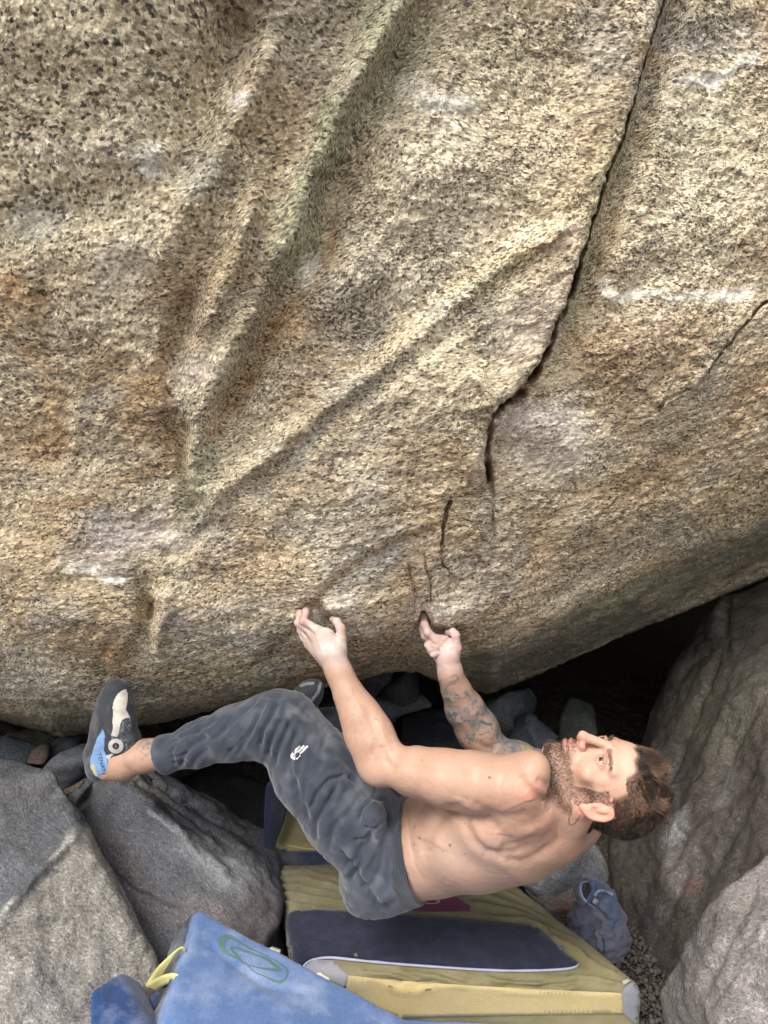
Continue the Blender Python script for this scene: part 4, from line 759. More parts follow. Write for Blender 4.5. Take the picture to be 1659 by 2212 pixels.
# ------------------------------------------------------------------ eyes
def uv_ball(c, r, M, n=20):
    V = []; F = []
    for i in range(n+1):
        for j in range(2*n):
            a, b = math.pi*i/n, math.pi*j/n; V.append(np.asarray(c)+r*np.array([math.sin(a)*math.cos(b), math.cos(a), math.sin(a)*math.sin(b)])@M)
    for i in range(n):
        for j in range(2*n): F.append((i*2*n+j, i*2*n+(j+1) % (2*n), (i+1)*2*n+(j+1) % (2*n), (i+1)*2*n+j))
    return np.array(V), np.array(F)
def eye_material():
    n = NT('eyeball'); return n.done(n.attr('tint').outputs['Color'], .12, None, .6)
MEYE = eye_material()
for s in (-1, 1):
    look = unit(np.array([s*.02+.02, 1., -.10])); R0 = unit(np.cross(look, [0, 0, 1])); M = np.array([R0, look, np.cross(R0, look)])@HM
    V, Fq = uv_ball(H(s*.0308, .0740, .0115), .0126, M, 26); q = (V-H(s*.0308, .0740, .0115))@M.T; r = np.hypot(q[:, 0], q[:, 2]); fr = q[:, 1] > 0
    c = np.tile([.42,.35,.32], (len(V), 1)); c[(r < .0068) & fr] = (.06,.055,.035); c[(r < .0070) & (r > .0060) & fr] = (.03,.03,.02); c[(r < .0027) & fr] = (.005,.005,.005)
    o = new_obj('eye', c2w(V), Fq, MEYE, ROOT); vcol(o, 'tint', c)
# ------------------------------------------------------------------ hair, beard, eyebrows as real strands
def strands(name, P, D, L, rad, col, curl, seg=5, bend=None, grav=0., clump=.5, seed=0, tipl=1.9, ref=None):
    n = len(P); cur = P.copy(); d = D.copy(); rings = []; rng = np.random.RandomState(seed); cols = []
    jit = rng.randn(n, 3)*.12
    for k in range(seg+1):
        t = k/seg; e1 = np.cross(d, [0.3, .9, .2]); e1 /= np.linalg.norm(e1, axis=1, keepdims=True)+1e-9; e2 = np.cross(d, e1); r = rad*(1-.75*t)
        rings.append(np.stack([cur+e1*r[:, None], cur+(-.5*e1+.87*e2)*r[:, None], cur+(-.5*e1-.87*e2)*r[:, None]], 1)); cols.append(np.repeat((col*(.75+tipl*.45*t))[:, None], 3, 1))
        cq = cur if ref is None else ref+(cur-P)*.6+(P-ref)*.22; w = np.stack([vnoise(cq, curl, seed+1), vnoise(cq, curl, seed+2), vnoise(cq, curl, seed+3)], -1)
        d = d+clump*w*(.35+.65*t)+jit*.5+(bend*(.35) if bend is not None else 0); d /= np.linalg.norm(d, axis=1, keepdims=True); cur = cur+d*(L/seg)[:, None]
    V = np.stack(rings, 1); cols = np.stack(cols, 1); base = (np.arange(n)*(seg+1)*3)[:, None]; F = []
    for k in range(seg):
        for j in range(3): F.append(base+np.array([k*3+j, k*3+(j+1) % 3, (k+1)*3+(j+1) % 3, (k+1)*3+j]))
    o = new_obj(name, c2w(V.reshape(-1, 3)), np.concatenate(F), None, ROOT); vcol(o, 'tint', np.clip(cols.reshape(-1, 3), .01, .9)); return o
def hair_material():
    n = NT('hair_strands'); return n.done(n.attr('tint').outputs['Color'], .48, None, .35)
MHAIR = hair_material()
def grow():
    rng = np.random.RandomState(3); q = (BV-HO)@HM.T; x, y, z = q.T; hl = hairline(x, y, z)
    ok = np.where(bhead & (hl < -.001))[0]; top = sstep(.045, .095, z[ok])*sstep(-.075, .02, y[ok]); pr = .5+.8*top
    i = rng.choice(ok, 19000, p=pr/pr.sum()); P = BV[i]+rng.randn(len(i), 3)*.0009; N = BN[i]; X, Y, Z = x[i], y[i], z[i]; tp = sstep(.045, .090, Z)*sstep(-.085, .0, Y); fr = sstep(.015, .070, Y)*tp
    cen = BV[rng.choice(ok, 260)]; cid = np.concatenate([np.argmin(((P[k:k+2000, None]-cen[None])**2).sum(2), 1) for k in range(0, len(P), 2000)]); ref = cen[cid]
    L = .0085+.014*tp+.020*fr; L *= rng.uniform(.65, 1.1, len(i))*(1+.25*vnoise(ref, 90, 77))
    comb = np.stack([-.30*np.ones(len(i)), -.75-.0*fr, .25+.15*fr], -1)@HM; down = np.array([0, -.85, -.30])@HM
    cn = np.stack([vnoise(ref, 45, 5), vnoise(ref, 45, 6), vnoise(ref, 45, 7)], -1)
    D = N*(.35+.55*fr)[:, None]+comb*tp[:, None]*(1-.35*fr)[:, None]+down*(.95*(1-tp))[:, None]+cn*(.25+1.1*tp)[:, None]; D /= np.linalg.norm(D, axis=1, keepdims=True)
    cl = vnoise(ref, 70, 15)+.5*fbm(P, 38, 3, 15); c = np.array([.036,.022,.015])*(1+.6*cl+.25*rng.randn(len(i)))[:, None]; c = np.clip(c, .006, .2); c = c*(1+2.2*tp*np.clip(cl+.1, 0, 1))[:, None]
    o = strands('hair', P, D, L, np.full(len(i), .00042)*rng.uniform(.7, 1.4, len(i)), c, 60, 5, (comb*.5-N*.25)*tp[:, None]-N*(.25*(1-tp))[:, None], clump=.75, seed=3, ref=ref); o.data.materials.append(MHAIR); o['label'] = 'tousled brown hair, short at the sides'
    w = np.clip(beardw, 0, 1)*bhead; w = np.where(w > .18, w, 0); i = rng.choice(len(BV), 9000, p=w/w.sum()); P = BV[i]+rng.randn(len(i), 3)*.0008; N = BN[i]
    D = N*.55+(np.array([0, .25, -.8])@HM)+.3*rng.randn(len(i), 3)*.5; D /= np.linalg.norm(D, axis=1, keepdims=True); q = (P-HO)@HM.T; L = (.0030+.0040*sstep(-.06, -.10, q[:, 2]))*rng.uniform(.6, 1.3, len(i))
    c = np.array([.065,.042,.029])*(1+.35*rng.randn(len(i)))[:, None]; c *= np.where(q[:, 1] < .03, .55, 1.)[:, None]; o = strands('beard', P, D, L, np.full(len(i), .00027), np.clip(c, .02, .4), 80, 3, clump=.35, seed=9, tipl=1.2); o.data.materials.append(MHAIR)
    for s in (-1, 1):
        bl = np.abs(z-(.0300-.10*np.abs(x-s*.030))); ok = np.where(bhead & (bl < .0042) & (s*x > .011) & (s*x < .051) & (y > .05))[0]
        if len(ok) < 5: continue
        i = rng.choice(ok, 170); P = BV[i]+rng.randn(len(i), 3)*.0007; D = BN[i]*.3+(np.array([s*.85, 0, .25])@HM)+.12*rng.randn(len(i), 3); D /= np.linalg.norm(D, axis=1, keepdims=True)
        o = strands('eyebrow', P, D, np.full(len(i), .0055), np.full(len(i), .00028), np.tile([.09,.05,.03], (len(i), 1)), 60, 3, clump=.1, seed=12, tipl=1); o.data.materials.append(MHAIR)
grow()
# ------------------------------------------------------------------ surface-following marks
from mathutils.bvhtree import BVHTree
def bvh_of(V, Fq): return BVHTree.FromPolygons([tuple(map(float, v)) for v in V], [tuple(map(int, f)) for f in Fq])
def decal(name, bvh, pts, faces, mat, parent, lift=.0009, thick=0):      # 2-D reading-grid mesh laid on a camera-frame surface
    V = []; ok = []
    for x, y in pts:
        d = Vector([float(v) for v in unit(C(x, y, 1.))]); h = bvh.ray_cast(Vector((0, 0, 0)), d)
        if h[0] is None: V.append((0, 0, 0)); ok.append(False)
        else: V.append(tuple(np.array(h[0])-np.array(d)*lift)); ok.append(True)
    F = [f for f in faces if all(ok[i] for i in f)]
    if not F: print('EMPTY', name); V = [(0, -2, 2), (.001, -2, 2), (0, -2.001, 2)]; F = [(0, 1, 2)]
    used = sorted({i for f in F for i in f}); rm = {i: k for k, i in enumerate(used)}
    return new_obj(name, c2w(np.array([V[i] for i in used])), [tuple(rm[i] for i in f) for f in F], mat, parent)
def text_mesh(txt, size=1., step=.12):      # flat glyph triangles, finely cut, for laying on a surface
    cu = bpy.data.curves.new('t', 'FONT'); cu.body = txt; cu.size = size; cu.align_x = 'CENTER'; cu.align_y = 'CENTER'; cu.resolution_u = 3
    o = bpy.data.objects.new('t', cu); COL.objects.link(o); dg = bpy.context.evaluated_depsgraph_get(); me = bpy.data.meshes.new_from_object(o.evaluated_get(dg))
    bm = bmesh.new(); bm.from_mesh(me); bmesh.ops.triangulate(bm, faces=bm.faces)
    for _ in range(3):
        es = [e for e in bm.edges if e.calc_length() > step*size]
        if es: bmesh.ops.subdivide_edges(bm, edges=es, cuts=1); bmesh.ops.triangulate(bm, faces=[f for f in bm.faces if len(f.verts) > 3])
    bm.verts.ensure_lookup_table(); bm.verts.index_update(); P = [(v.co.x, v.co.y) for v in bm.verts]; F = [tuple(v.index for v in f.verts) for f in bm.faces]; bm.free()
    bpy.data.objects.remove(o); bpy.data.meshes.remove(me); bpy.data.curves.remove(cu); return P, F
def place2d(P, cx, cy, ang, sx=1., sy=1.):
    c, s = math.cos(math.radians(ang)), math.sin(math.radians(ang)); return [(cx+c*x*sx-s*(-y)*sy, cy+s*x*sx+c*(-y)*sy) for x, y in P]
def ribbon2d(pts, w, n=6):                  # a stroke of width w along a polyline, as quads
    P = []; pts = [np.array(p, float) for p in pts]; Q = []
    for a, b in zip(pts[:-1], pts[1:]):
        for k in range(n): Q.append(a+(b-a)*k/n)
    Q.append(pts[-1]); ww = w if hasattr(w, '__len__') else [w]*len(Q); ww = np.interp(np.linspace(0, 1, len(Q)), np.linspace(0, 1, len(ww)), ww)
    for k, q in enumerate(Q):
        t = Q[min(k+1, len(Q)-1)]-Q[max(k-1, 0)]; t = t/(np.linalg.norm(t)+1e-9); nn = np.array([-t[1], t[0]])*ww[k]/2; P += [tuple(q+nn), tuple(q), tuple(q-nn)]
    F = []; 
    for k in range(len(Q)-1): F += [(3*k, 3*k+1, 3*k+4, 3*k+3), (3*k+1, 3*k+2, 3*k+5, 3*k+4)]
    return P, F
# ------------------------------------------------------------------ trousers
def cut(f, p0, n, box=None):
    X = f.ax; d = ((X[0][:, None, None]-p0[0])*n[0]+(X[1][None, :, None]-p0[1])*n[1]+(X[2][None, None, :]-p0[2])*n[2]).astype(np.float32)
    if box is not None:
        sl, _ = f._sub(*box); f.f[sl] = np.maximum(f.f[sl], d[sl])
    else: f.f = np.maximum(f.f, d)
wa, wb, wc = C(864,1738,1.80), C(907,1917,1.78), C(864,1815,1.69); WN = unit(np.cross(wb-wa, wc-wa)); WN = WN if WN@A_ > 0 else -WN; WP0 = wc
def torso_rings(f, add, i0=0, i1=3, k=.03):
    def fr(tw): w = unit(lerp(Wp, unit([-.61, .40, -.67]), tw)); w = unit(w-A_*(w@A_)*.6); return np.array([w, unit(np.cross(A_, w))])
    S = [(C(850,1842,1.88), .140, .098, 0.), (C(895,1832,1.825), .134, .094, .1), (C(960,1820,1.765), .134, .100, .4), (C(1040,1800,1.70), .152, .112, .75)]
    for (c0, a0, b0, t0), (c1, a1, b1, t1) in list(zip(S[:-1], S[1:]))[i0:i1]: f.ring(c0, c1, fr(t0), fr(t1), a0+add, b0+add, a1+add, b1+add, k)
CUFN = unit(C(345,1632,1.885)-C(430,1606,1.86)); CUF0 = C(349,1630,1.885)
def trousers():
    f = Field(np.array([-.60,-1.06,1.56]), np.array([.16,-.38,2.42]), .0030)
    torso_rings(f, .007, 0, 2); f.ell(C(838,1866,1.86), (.118,.094,.140), [unit(A_), unit(np.cross(A_, Wp)), Wp], .04)
    f.chain([(C(828,1842,1.795), .102), (C(750,1750,1.80), .102), (C(680,1662,1.80), .096), (C(618,1570,1.81), .076), (C(590,1566,1.815), .072), (C(510,1582,1.83), .061), (C(430,1606,1.86), .051), (C(352,1631,1.885), .0400), (C(325,1636,1.89), .039)], .035)
    f.chain([(C(880,1800,1.98), .112), (C(820,1690,2.04), .100), (C(772,1600,2.06), .080), (C(730,1585,2.03), .062), (C(672,1562,2.00), .044)], .03)
    f.ell(C(806,1765,1.70), (.030,.036,.022), None, .03)                          # lump in the hip pocket
    cut(f, WP0, WN, (np.array([-.02,-1.06,1.56]), np.array([.16,-.38,2.42]))); cut(f, CUF0, CUFN, (np.array([-.6,-.8,1.7]), np.array([-.45,-.4,2.1])))
    V, Fq = f.mesh(); V = smooth_mesh(V, Fq, 1, .4); N = vnormals(V, Fq); fx, fy = c2f(V); view = -V/np.linalg.norm(V, axis=1, keepdims=True); face = sstep(.0, .35, (N*view).sum(1)); near = V[:, 2] < 1.95
    def T(p): return [(603.5+.4299*x, 1508.7+.4299*y) for x, y in p]
    def U(p): return [(164.6+.3637*x, 1261.8+.3637*y) for x, y in p]
    L = lambda p, H_, w: ('line', p, H_, w); G_ = []
    for p, dep, w in [(T([(150,560),(190,480),(250,410),(330,385)]),.006,6),(T([(340,390),(400,440),(450,500)]),.006,6),(T([(180,720),(190,620),(250,520),(290,450)]),.006,8),(T([(240,760),(280,640),(380,540),(420,480)]),.005,9),
        (T([(300,760),(370,850),(430,950),(500,1040)]),.007,8),(T([(330,920),(400,860),(440,760),(470,670)]),.008,9),(T([(400,960),(470,930),(510,860),(520,720)]),.006,8),(T([(460,1040),(540,1040),(620,1000)]),.005,9),(T([(430,720),(400,800),(330,850)]),.006,8),
        (T([(400,620),(415,560),(470,500),(530,510),(555,570),(545,630)]),.008,5),(T([(430,640),(480,650),(520,620)]),.006,5),(T([(470,660),(440,700),(370,720)]),.005,6),(T([(480,480),(500,430),(540,400)]),.006,7),
        (T([(100,560),(90,470),(60,380),(50,260)]),.005,9),(T([(150,620),(120,520),(130,420)]),.004,8),(T([(0,120),(60,150),(110,230),(170,330)]),.003,10),(T([(220,180),(280,260),(350,340),(420,400)]),.0035,10),(T([(560,760),(540,850),(560,940),(640,1000)]),.004,7),
        (U([(560,905),(650,850),(780,760),(900,690)]),.005,6),(U([(560,935),(700,885),(850,800)]),.004,6),(U([(600,1095),(640,1010),(700,950),(780,900)]),.005,7),(U([(650,1100),(720,1030),(800,960)]),.004,7),(U([(820,930),(900,830),(980,740)]),.005,7),(U([(860,900),(980,780),(1080,680)]),.006,7),
        (U([(960,1010),(1030,900),(1070,800),(1130,700)]),.006,7),(U([(1090,980),(1110,870),(1170,770),(1210,690)]),.0075,7),(U([(1130,1040),(1170,900),(1220,790)]),.007,7),(U([(1170,1090),(1220,930),(1280,790)]),.006,7),(U([(1230,1150),(1270,1010),(1310,860)]),.005,8),
        (U([(1290,1220),(1330,1080),(1350,960)]),.004,8),(U([(900,1010),(960,960),(1010,900)]),.004,6),(U([(700,870),(760,900),(820,940)]),.003,8),(U([(1060,680),(1120,660),(1190,680),(1240,740)]),.003,9),(U([(590,960),(560,1000),(580,1080)]),.004,5),(U([(560,900),(600,930),(650,940)]),.003,4),(U([(560,1030),(610,1020),(660,1000)]),.004,4),(U([(565,1070),(620,1060),(660,1040)]),.003,4)]:
        G_ += [L(p, -dep*1.6, w*.85), L([(x+w*1.6, y-w*.9) for x, y in p], dep*.8, w*1.8)]
    wob = np.stack([fx, fy, 0*fx], -1)/60; h = sculpt((fx+4*fbm(wob, 1, 2, 1)).astype(np.float32), (fy+4*fbm(wob, 1, 2, 2)).astype(np.float32), G_)*face*near
    ang = V@np.array([[.5,.8,.2],[-.8,.5,.1],[.1,.1,1.]]).T*np.array([7, 26, 16]); wr = vnoise(ang+.7*np.stack([vnoise(V, 12, 3)]*3, -1), 1, 4); h -= .0032*(1-np.abs(wr)*2.2)*(.5+.5*vnoise(V, 9, 6))+.0016*(1-2*np.abs(vnoise(ang*2.1, 1, 8)))
    wd = (V-WP0)@WN; h *= sstep(-.0, -.035, wd)*(1-.5*(sstep(-.06, -.03, wd)))+.0; cd = (V-CUF0)@CUFN; nearc = fx < 420; h = np.where(nearc, h*sstep(0, -.02, cd), h)
    h += np.where(near, .006*np.exp(-((fx-800)/18)**2-((fy-1768)/20)**2), 0); V = V+N*h[:, None]
    N = vnormals(V, Fq); chalk = sstep(.05, .5, fbm(V, 16, 4, 20))*.5; cb = lambda cx, cy, rx, ry: np.exp(-((fx-cx)/rx)**2-((fy-cy)/ry)**2)
    chalk = np.clip(chalk*.5+.55*cb(760,1695,30,24)*(.5+vnoise(V, 60, 22))+.7*cb(815,1800,8,28)*(.6+vnoise(V, 80, 23))+.35*cb(640,1540,50,30)*(.5+vnoise(V, 70, 24))+.25*cb(850,1930,50,24)+.3*cb(700,1600,40,60)*(.3+vnoise(V, 50, 25))+.25*cb(770,1830,60,60)*(.4+vnoise(V, 40, 27)), 0, .8)*(near)
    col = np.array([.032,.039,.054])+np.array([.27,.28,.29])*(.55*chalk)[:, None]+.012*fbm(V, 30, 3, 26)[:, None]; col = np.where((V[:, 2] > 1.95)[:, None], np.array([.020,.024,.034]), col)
    return V, Fq, np.clip(col, .008, .6)
def cloth_material(name, bsc=900, bst=.35, rough=.85):
    n = NT(name); c = n.attr('tint').outputs['Color']; v = n.obj(); w = n.math('ADD', n.noise(n.map(v, (1, .2, 1)), bsc, 2), n.noise(n.map(v, (.2, 1, .5)), bsc, 2))
    c = n.mix(.45, c, n.mix(1., c, n.ramp(w, .7, 1.3, .6, 1.35), 'MULTIPLY')); return n.done(c, rough, n.bump(n.noise(v, 180, 3), bst, .0016, n.bump(w, .3, .0008)), .25, Sheen_Weight=.25)
MCLOTH = cloth_material('trouser_cloth')
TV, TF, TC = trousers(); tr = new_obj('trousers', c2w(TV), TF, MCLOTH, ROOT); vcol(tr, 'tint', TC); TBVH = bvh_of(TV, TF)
def waistband():
    f = Field(np.array([-.10,-1.02,1.60]), np.array([.20,-.60,2.12]), .0026); torso_rings(f, .0100, 0, 3); cut(f, WP0+WN*.004, WN); cut(f, WP0-WN*.042, -WN)
    V, Fq = f.mesh(); V = smooth_mesh(V, Fq, 1, .4); N = vnormals(V, Fq); d = (V-WP0)@WN; V = V+N*(.0004*np.sin(d*900)+.0015*vnoise(V, 40, 3))[:, None]
    o = new_obj('waistband', c2w(V), Fq, MCLOTH, tr_parent()); vcol(o, 'tint', np.tile([.020,.024,.033], (len(V), 1))+.006*fbm(V, 60, 2, 4)[:, None])
def cuff():
    f = Field(np.array([-.64,-.74,1.74]), np.array([-.40,-.44,2.04]), .0020); f.chain([(C(420,1609,1.86), .044), (C(352,1631,1.885), .0405), (C(325,1636,1.89), .0405)], 0); cut(f, CUF0+CUFN*.006, CUFN); cut(f, CUF0-CUFN*.030, -CUFN)
    V, Fq = f.mesh(); N = vnormals(V, Fq); e = V@unit(np.cross(CUFN, [0,0,1])); an = np.arctan2((V-CUF0)@unit(np.cross(CUFN, [0,0,1])), (V-CUF0)@unit(np.cross(CUFN, np.cross(CUFN, [0,0,1]))))
    V = V+N*(.0016*np.sin(an*34+3*vnoise(V, 30, 2)))[:, None]; o = new_obj('cuff', c2w(V), Fq, MCLOTH, tr_parent()); vcol(o, 'tint', np.tile([.035,.042,.058], (len(V), 1)))
def tr_parent(): return tr
# children of the trousers keep world placement: the trousers object sits at the root's origin
_no = new_obj
def new_obj(name, verts, faces, mat=None, parent=None, smooth=True, loops=None):
    o = _no(name, verts, faces, mat, None, smooth)
    if parent:
        base = parent.location if parent.parent is None else parent.parent.location
        if parent.parent is not None and parent.parent.parent is not None: base = parent.parent.parent.location
        o.data.transform(Matrix.Translation(-base)); o.parent = parent
    return o
waistband(); cuff()
def flat(name, col, rough=.6, **kw):
    n = NT(name); return n.done(n.mix(n.ramp(n.noise(n.obj(), 90, 3), .3, .7, 0, .22), col, tuple(k*.55 for k in col)), rough, None, .3, **kw)
MWHITE = flat('white_print', (.62,.62,.62))
def logo():
    # three curved bars over a rounded dome, tilted as on the thigh
    P = []; F = []
    def add(p, f): n = len(P); P.extend(p); F.extend([tuple(i+n for i in g) for g in f])
    c = np.array([646., 1624.]); a = math.radians(-48); u = np.array([math.cos(a), math.sin(a)]); v = np.array([-u[1], u[0]])
    def q(s, t): return tuple(c+u*s+v*t)
    for k, (r0, ln) in enumerate([(-8.0, 11), (-2.0, 17), (4.0, 22)]): add(*ribbon2d([q(-2, r0), q(4, r0+.5), q(ln-6, r0+1.0), q(ln, r0+1.5)], 4.2, 3))
    dome = [q(-22, -4), q(-20, 4), q(-14, 8), q(-4, 8), q(-2, -9), q(-10, -10), q(-18, -9)]; cc = tuple(np.mean(dome, 0)); n = len(P); P.append(cc); P.extend(dome)
    for k in range(7): F.append((n, n+1+k, n+1+(k+1) % 7))
    o = decal('logo', TBVH, P, F, MWHITE, tr, .0012); return q
_q = logo()
MINK = flat('dark_print', (.05,.06,.08))
for k, (t_, s_) in enumerate([('THE', -13.5), ('NORTH', -9.2), ('FACE', -4.8)]):
    P, F = text_mesh(t_, 4.6, .3); cx, cy = _q(s_, -1); decal('lettering', TBVH, place2d(P, cx, cy, -48+90-180), F, MINK, tr, .0022)
# ------------------------------------------------------------------ shoes
def inpoly(fx, fy, poly):
    c = np.zeros(fx.shape, bool); j = len(poly)-1
    for i in range(len(poly)):
        (xi, yi), (xj, yj) = poly[i], poly[j]; m = ((yi > fy) != (yj > fy)) & (fx < (xj-xi)*(fy-yi)/(yj-yi+1e-12)+xi); c ^= m; j = i
    return c
MSHOE = cloth_material('shoe_upper', 1400, .15, .7)
def U2(p): return [(164.6+.3637*x, 1261.8+.3637*y) for x, y in p]
def left_shoe():
    f = Field(np.array([-.78,-.76,1.80]), np.array([-.52,-.38,2.02]), .0015)
    c = lambda x, y, d: C(*U2([(x, y)])[0], d)
    f.chain([(c(128,1092,1.925), .030), (c(140,1010,1.92), .036), (c(190,900,1.915), .042), (c(212,790,1.91), .0390), (c(228,690,1.90), .0345), (c(238,628,1.890), .0275)], .018)
    f.chain([(c(245,640,1.888), .024), (c(262,720,1.885), .028), (c(275,820,1.885), .030), (c(285,900,1.890), .030)], .02)
    f.chain([(c(150,1085,1.92), .028), (c(215,1040,1.912), .034), (c(275,940,1.905), .036), (c(310,925,1.90), .030)], .018)
    f.cone(c(250,1060,1.905), c(480,1000,1.90), .0318, .033, .004, 'sub')         # the opening round the ankle
    f.chain([(c(160,830,1.94), .030), (c(190,690,1.925), .026)], .02)
    V, Fq = f.mesh(); V = smooth_mesh(V, Fq, 1, .4); N = vnormals(V, Fq); fx, fy = c2f(V); z = np.stack([(fx-164.6)/.3637, (fy-1261.8)/.3637], -1); x, y = z.T; view = -V/np.linalg.norm(V, axis=1, keepdims=True); fc = (N*view).sum(1) > .0
    wx = x+6*vnoise(V, 50, 1); wy = y+6*vnoise(V, 50, 2)
    col = np.tile([.030,.033,.040], (len(V), 1)); h = np.zeros(len(V))
    cream = inpoly(wx, wy, [(272,632),(298,620),(306,650),(300,700),(296,745),(320,795),(300,800),(278,812),(262,840),(255,880),(240,905),(212,895),(218,850),(222,790),(216,730),(225,690),(250,650)]) & fc; col[cream] = (.52,.49,.42)
    mesh_ = inpoly(wx, wy, [(322,798),(335,900),(350,935),(290,995),(262,1000),(240,960),(215,930),(212,897),(240,907),(256,882),(263,842),(280,814)]) & fc; col[mesh_] = np.array([.055,.060,.070])
    spk = mesh_ & (vnoise(V, 260, 4) > .35); col[spk] = (.16,.17,.19)
    blue = (inpoly(wx, wy, [(100,990),(120,930),(160,860),(168,900),(165,960),(172,1000),(188,1040),(198,1100),(208,1150),(150,1160),(110,1140),(85,1090),(80,1040)]) | inpoly(wx, wy, [(240,1110),(330,1080),(480,1050),(480,1100),(300,1140),(210,1150)])) & fc; col[blue] = (.17,.29,.50)
    yel = inpoly(wx, wy, [(84,1070),(100,1060),(118,1110),(140,1142),(118,1140),(92,1110)]) & fc; col[yel] = (.50,.44,.22)
    dkh = inpoly(wx, wy, [(50,1080),(60,1040),(95,985),(84,1040),(80,1075),(105,1130),(120,1150),(80,1130)]) & fc; col[dkh] = (.06,.07,.075)
    crm2 = inpoly(wx, wy, [(180,1022),(212,1004),(225,1010),(208,1028),(196,1060)]) & fc; col[crm2] = (.50,.47,.40)
    h += .0012*cream+.0015*blue; h -= .0012*mesh_*(vnoise(V, 240, 6) > 0)
    d, _, _ = segdist(x.astype(np.float32), y.astype(np.float32), [(200,900),(205,940),(175,1000)]); h -= .0015*np.exp(-(d/6)**2)
    h += .0004*fbm(V, 120, 2, 9); V = V+N*h[:, None]; col = col*(1+.25*fbm(V, 70, 3, 8))[:, None]; dust = sstep(.1, .6, fbm(V, 30, 3, 10))*.10; col = col+dust[:, None]*(.4-col)
    sh = new_obj('climbing_shoe', c2w(V), Fq, MSHOE, ROOT); vcol(sh, 'tint', np.clip(col, .01, .8)); sh['label'] = 'black and cream climbing shoe with a light blue heel band, toe on the rock'
    b = bvh_of(V, Fq); cx, cy = U2([(235, 962)])[0]
    # closure dial: ring and centre
    def disc(r0, r1, n=28): return [(cx+r*math.cos(k*2*math.pi/n), cy+r*math.sin(k*2*math.pi/n)*.98) for k in range(n) for r in (r0, r1)], [(2*k, 2*k+1, (2*k+3) % (2*n), (2*k+2) % (2*n)) for k in range(n)]
    P, F = disc(7.5, 16.5); decal('closure_ring', b, P, F, flat('pale_grey_plastic', (.42,.41,.40)), sh, .0040)
    P, F = disc(.5, 7.6); decal('closure_dial', b, P, F, flat('black_plastic', (.03,.03,.035)), sh, .0034)
    P = [(cx-3.6, cy+3.4), (cx+3.8, cy+3.2), (cx+.2, cy-4.2)]; decal('dial_mark', b, P, [(0, 1, 2)], flat('maroon_mark', (.22,.07,.08)), sh, .0046)
    P, F = text_mesh('TENAYA', 15, .2); q = place2d(P, *U2([(153, 1072)])[0], 74, .92, .80); decal('heel_lettering', b, q, F, flat('navy_print', (.035,.06,.12)), sh, .0014)
left_shoe()
def right_shoe():
    f = Field(np.array([-.34,-.64,1.84]), np.array([-.08,-.36,2.08]), .0020); 
    f.chain([(C(640,1548,1.98), .036), (C(652,1522,1.97), .036), (C(670,1497,1.95), .030), (C(684,1484,1.93), .018)], .02); f.cone(C(634,1522,1.96), C(672,1488,1.93), .024, .016, .02)
    V, Fq = f.mesh(); N = vnormals(V, Fq); fx, fy = c2f(V); x, y = (fx-164.6)/.3637, (fy-1261.8)/.3637; col = np.tile([.035,.040,.050], (len(V), 1)); view = -V/np.linalg.norm(V, axis=1, keepdims=True); fc = (N*view).sum(1) > 0
    for pl, w, c in [([(1450,590),(1440,640),(1400,690),(1365,735)], 9, (.26,.27,.27)), ([(1300,640),(1345,668),(1390,690)], 8, (.26,.27,.27)), ([(1335,602),(1372,590),(1405,588)], 9, (.24,.25,.25)), ([(1295,680),(1325,705)], 8, (.24,.25,.28))]:
        d, _, _ = segdist(x.astype(np.float32), y.astype(np.float32), pl); col[(d < w) & fc] = c
    sh = new_obj('climbing_shoe', c2w(V), Fq, MSHOE, ROOT); vcol(sh, 'tint', col); sh['label'] = 'dark climbing shoe with grey edges showing behind the knee'
right_shoe()
# ------------------------------------------------------------------ thin necklace
def necklace():
    b = bvh_of(BV[::1], BF); pts = [(1232,1726),(1236,1742),(1234,1757),(1228,1770),(1231,1782),(1240,1780),(1248,1770),(1254,1760)]
    P, F = ribbon2d(pts, 1.3, 5); decal('necklace', b, P, F, flat('gold_chain', (.55,.36,.12), .3, Metallic=.9), ROOT, .0022)
necklace()
# ================================================================== CRASH PADS, CHALK BAG
def poly_mesh(poly, step):
    bm = bmesh.new(); P = []
    for a, b in zip(poly, poly[1:]+poly[:1]):
        n = max(1, int(math.hypot(b[0]-a[0], b[1]-a[1])/step))
        for k in range(n): P.append((a[0]+(b[0]-a[0])*k/n, a[1]+(b[1]-a[1])*k/n))
    f = bm.faces.new([bm.verts.new((x, -y, 0)) for x, y in P]); bmesh.ops.triangulate(bm, faces=[f])
    for _ in range(7):
        es = [e for e in bm.edges if e.calc_length() > step*1.5]
        if not es: break
        bmesh.ops.subdivide_edges(bm, edges=es, cuts=1); bmesh.ops.triangulate(bm, faces=[f for f in bm.faces if len(f.verts) > 3])
    bm.verts.index_update(); R = [(v.co.x, -v.co.y) for v in bm.verts], [tuple(v.index for v in f.verts) for f in bm.faces]; bm.free(); return R
def smooth_poly(P, it=2, closed=True):
    for _ in range(it):
        Q = []; n = len(P)
        for i in range(n if closed else n-1): a, b = P[i], P[(i+1) % n]; Q += [(a[0]*.75+b[0]*.25, a[1]*.75+b[1]*.25), (a[0]*.25+b[0]*.75, a[1]*.25+b[1]*.75)]
        P = Q if closed else [P[0]]+Q+[P[-1]]
    return P
def sheet(name, bvh, poly, step, mat, parent, lift=.0015, thick=.0012, relief=None):
    P, F = poly_mesh(poly, step); o = decal(name, bvh, P, F, mat, parent, lift)
    if thick: m = o.modifiers.new('s', 'SOLIDIFY'); m.thickness = thick; m.offset = -1
    return o
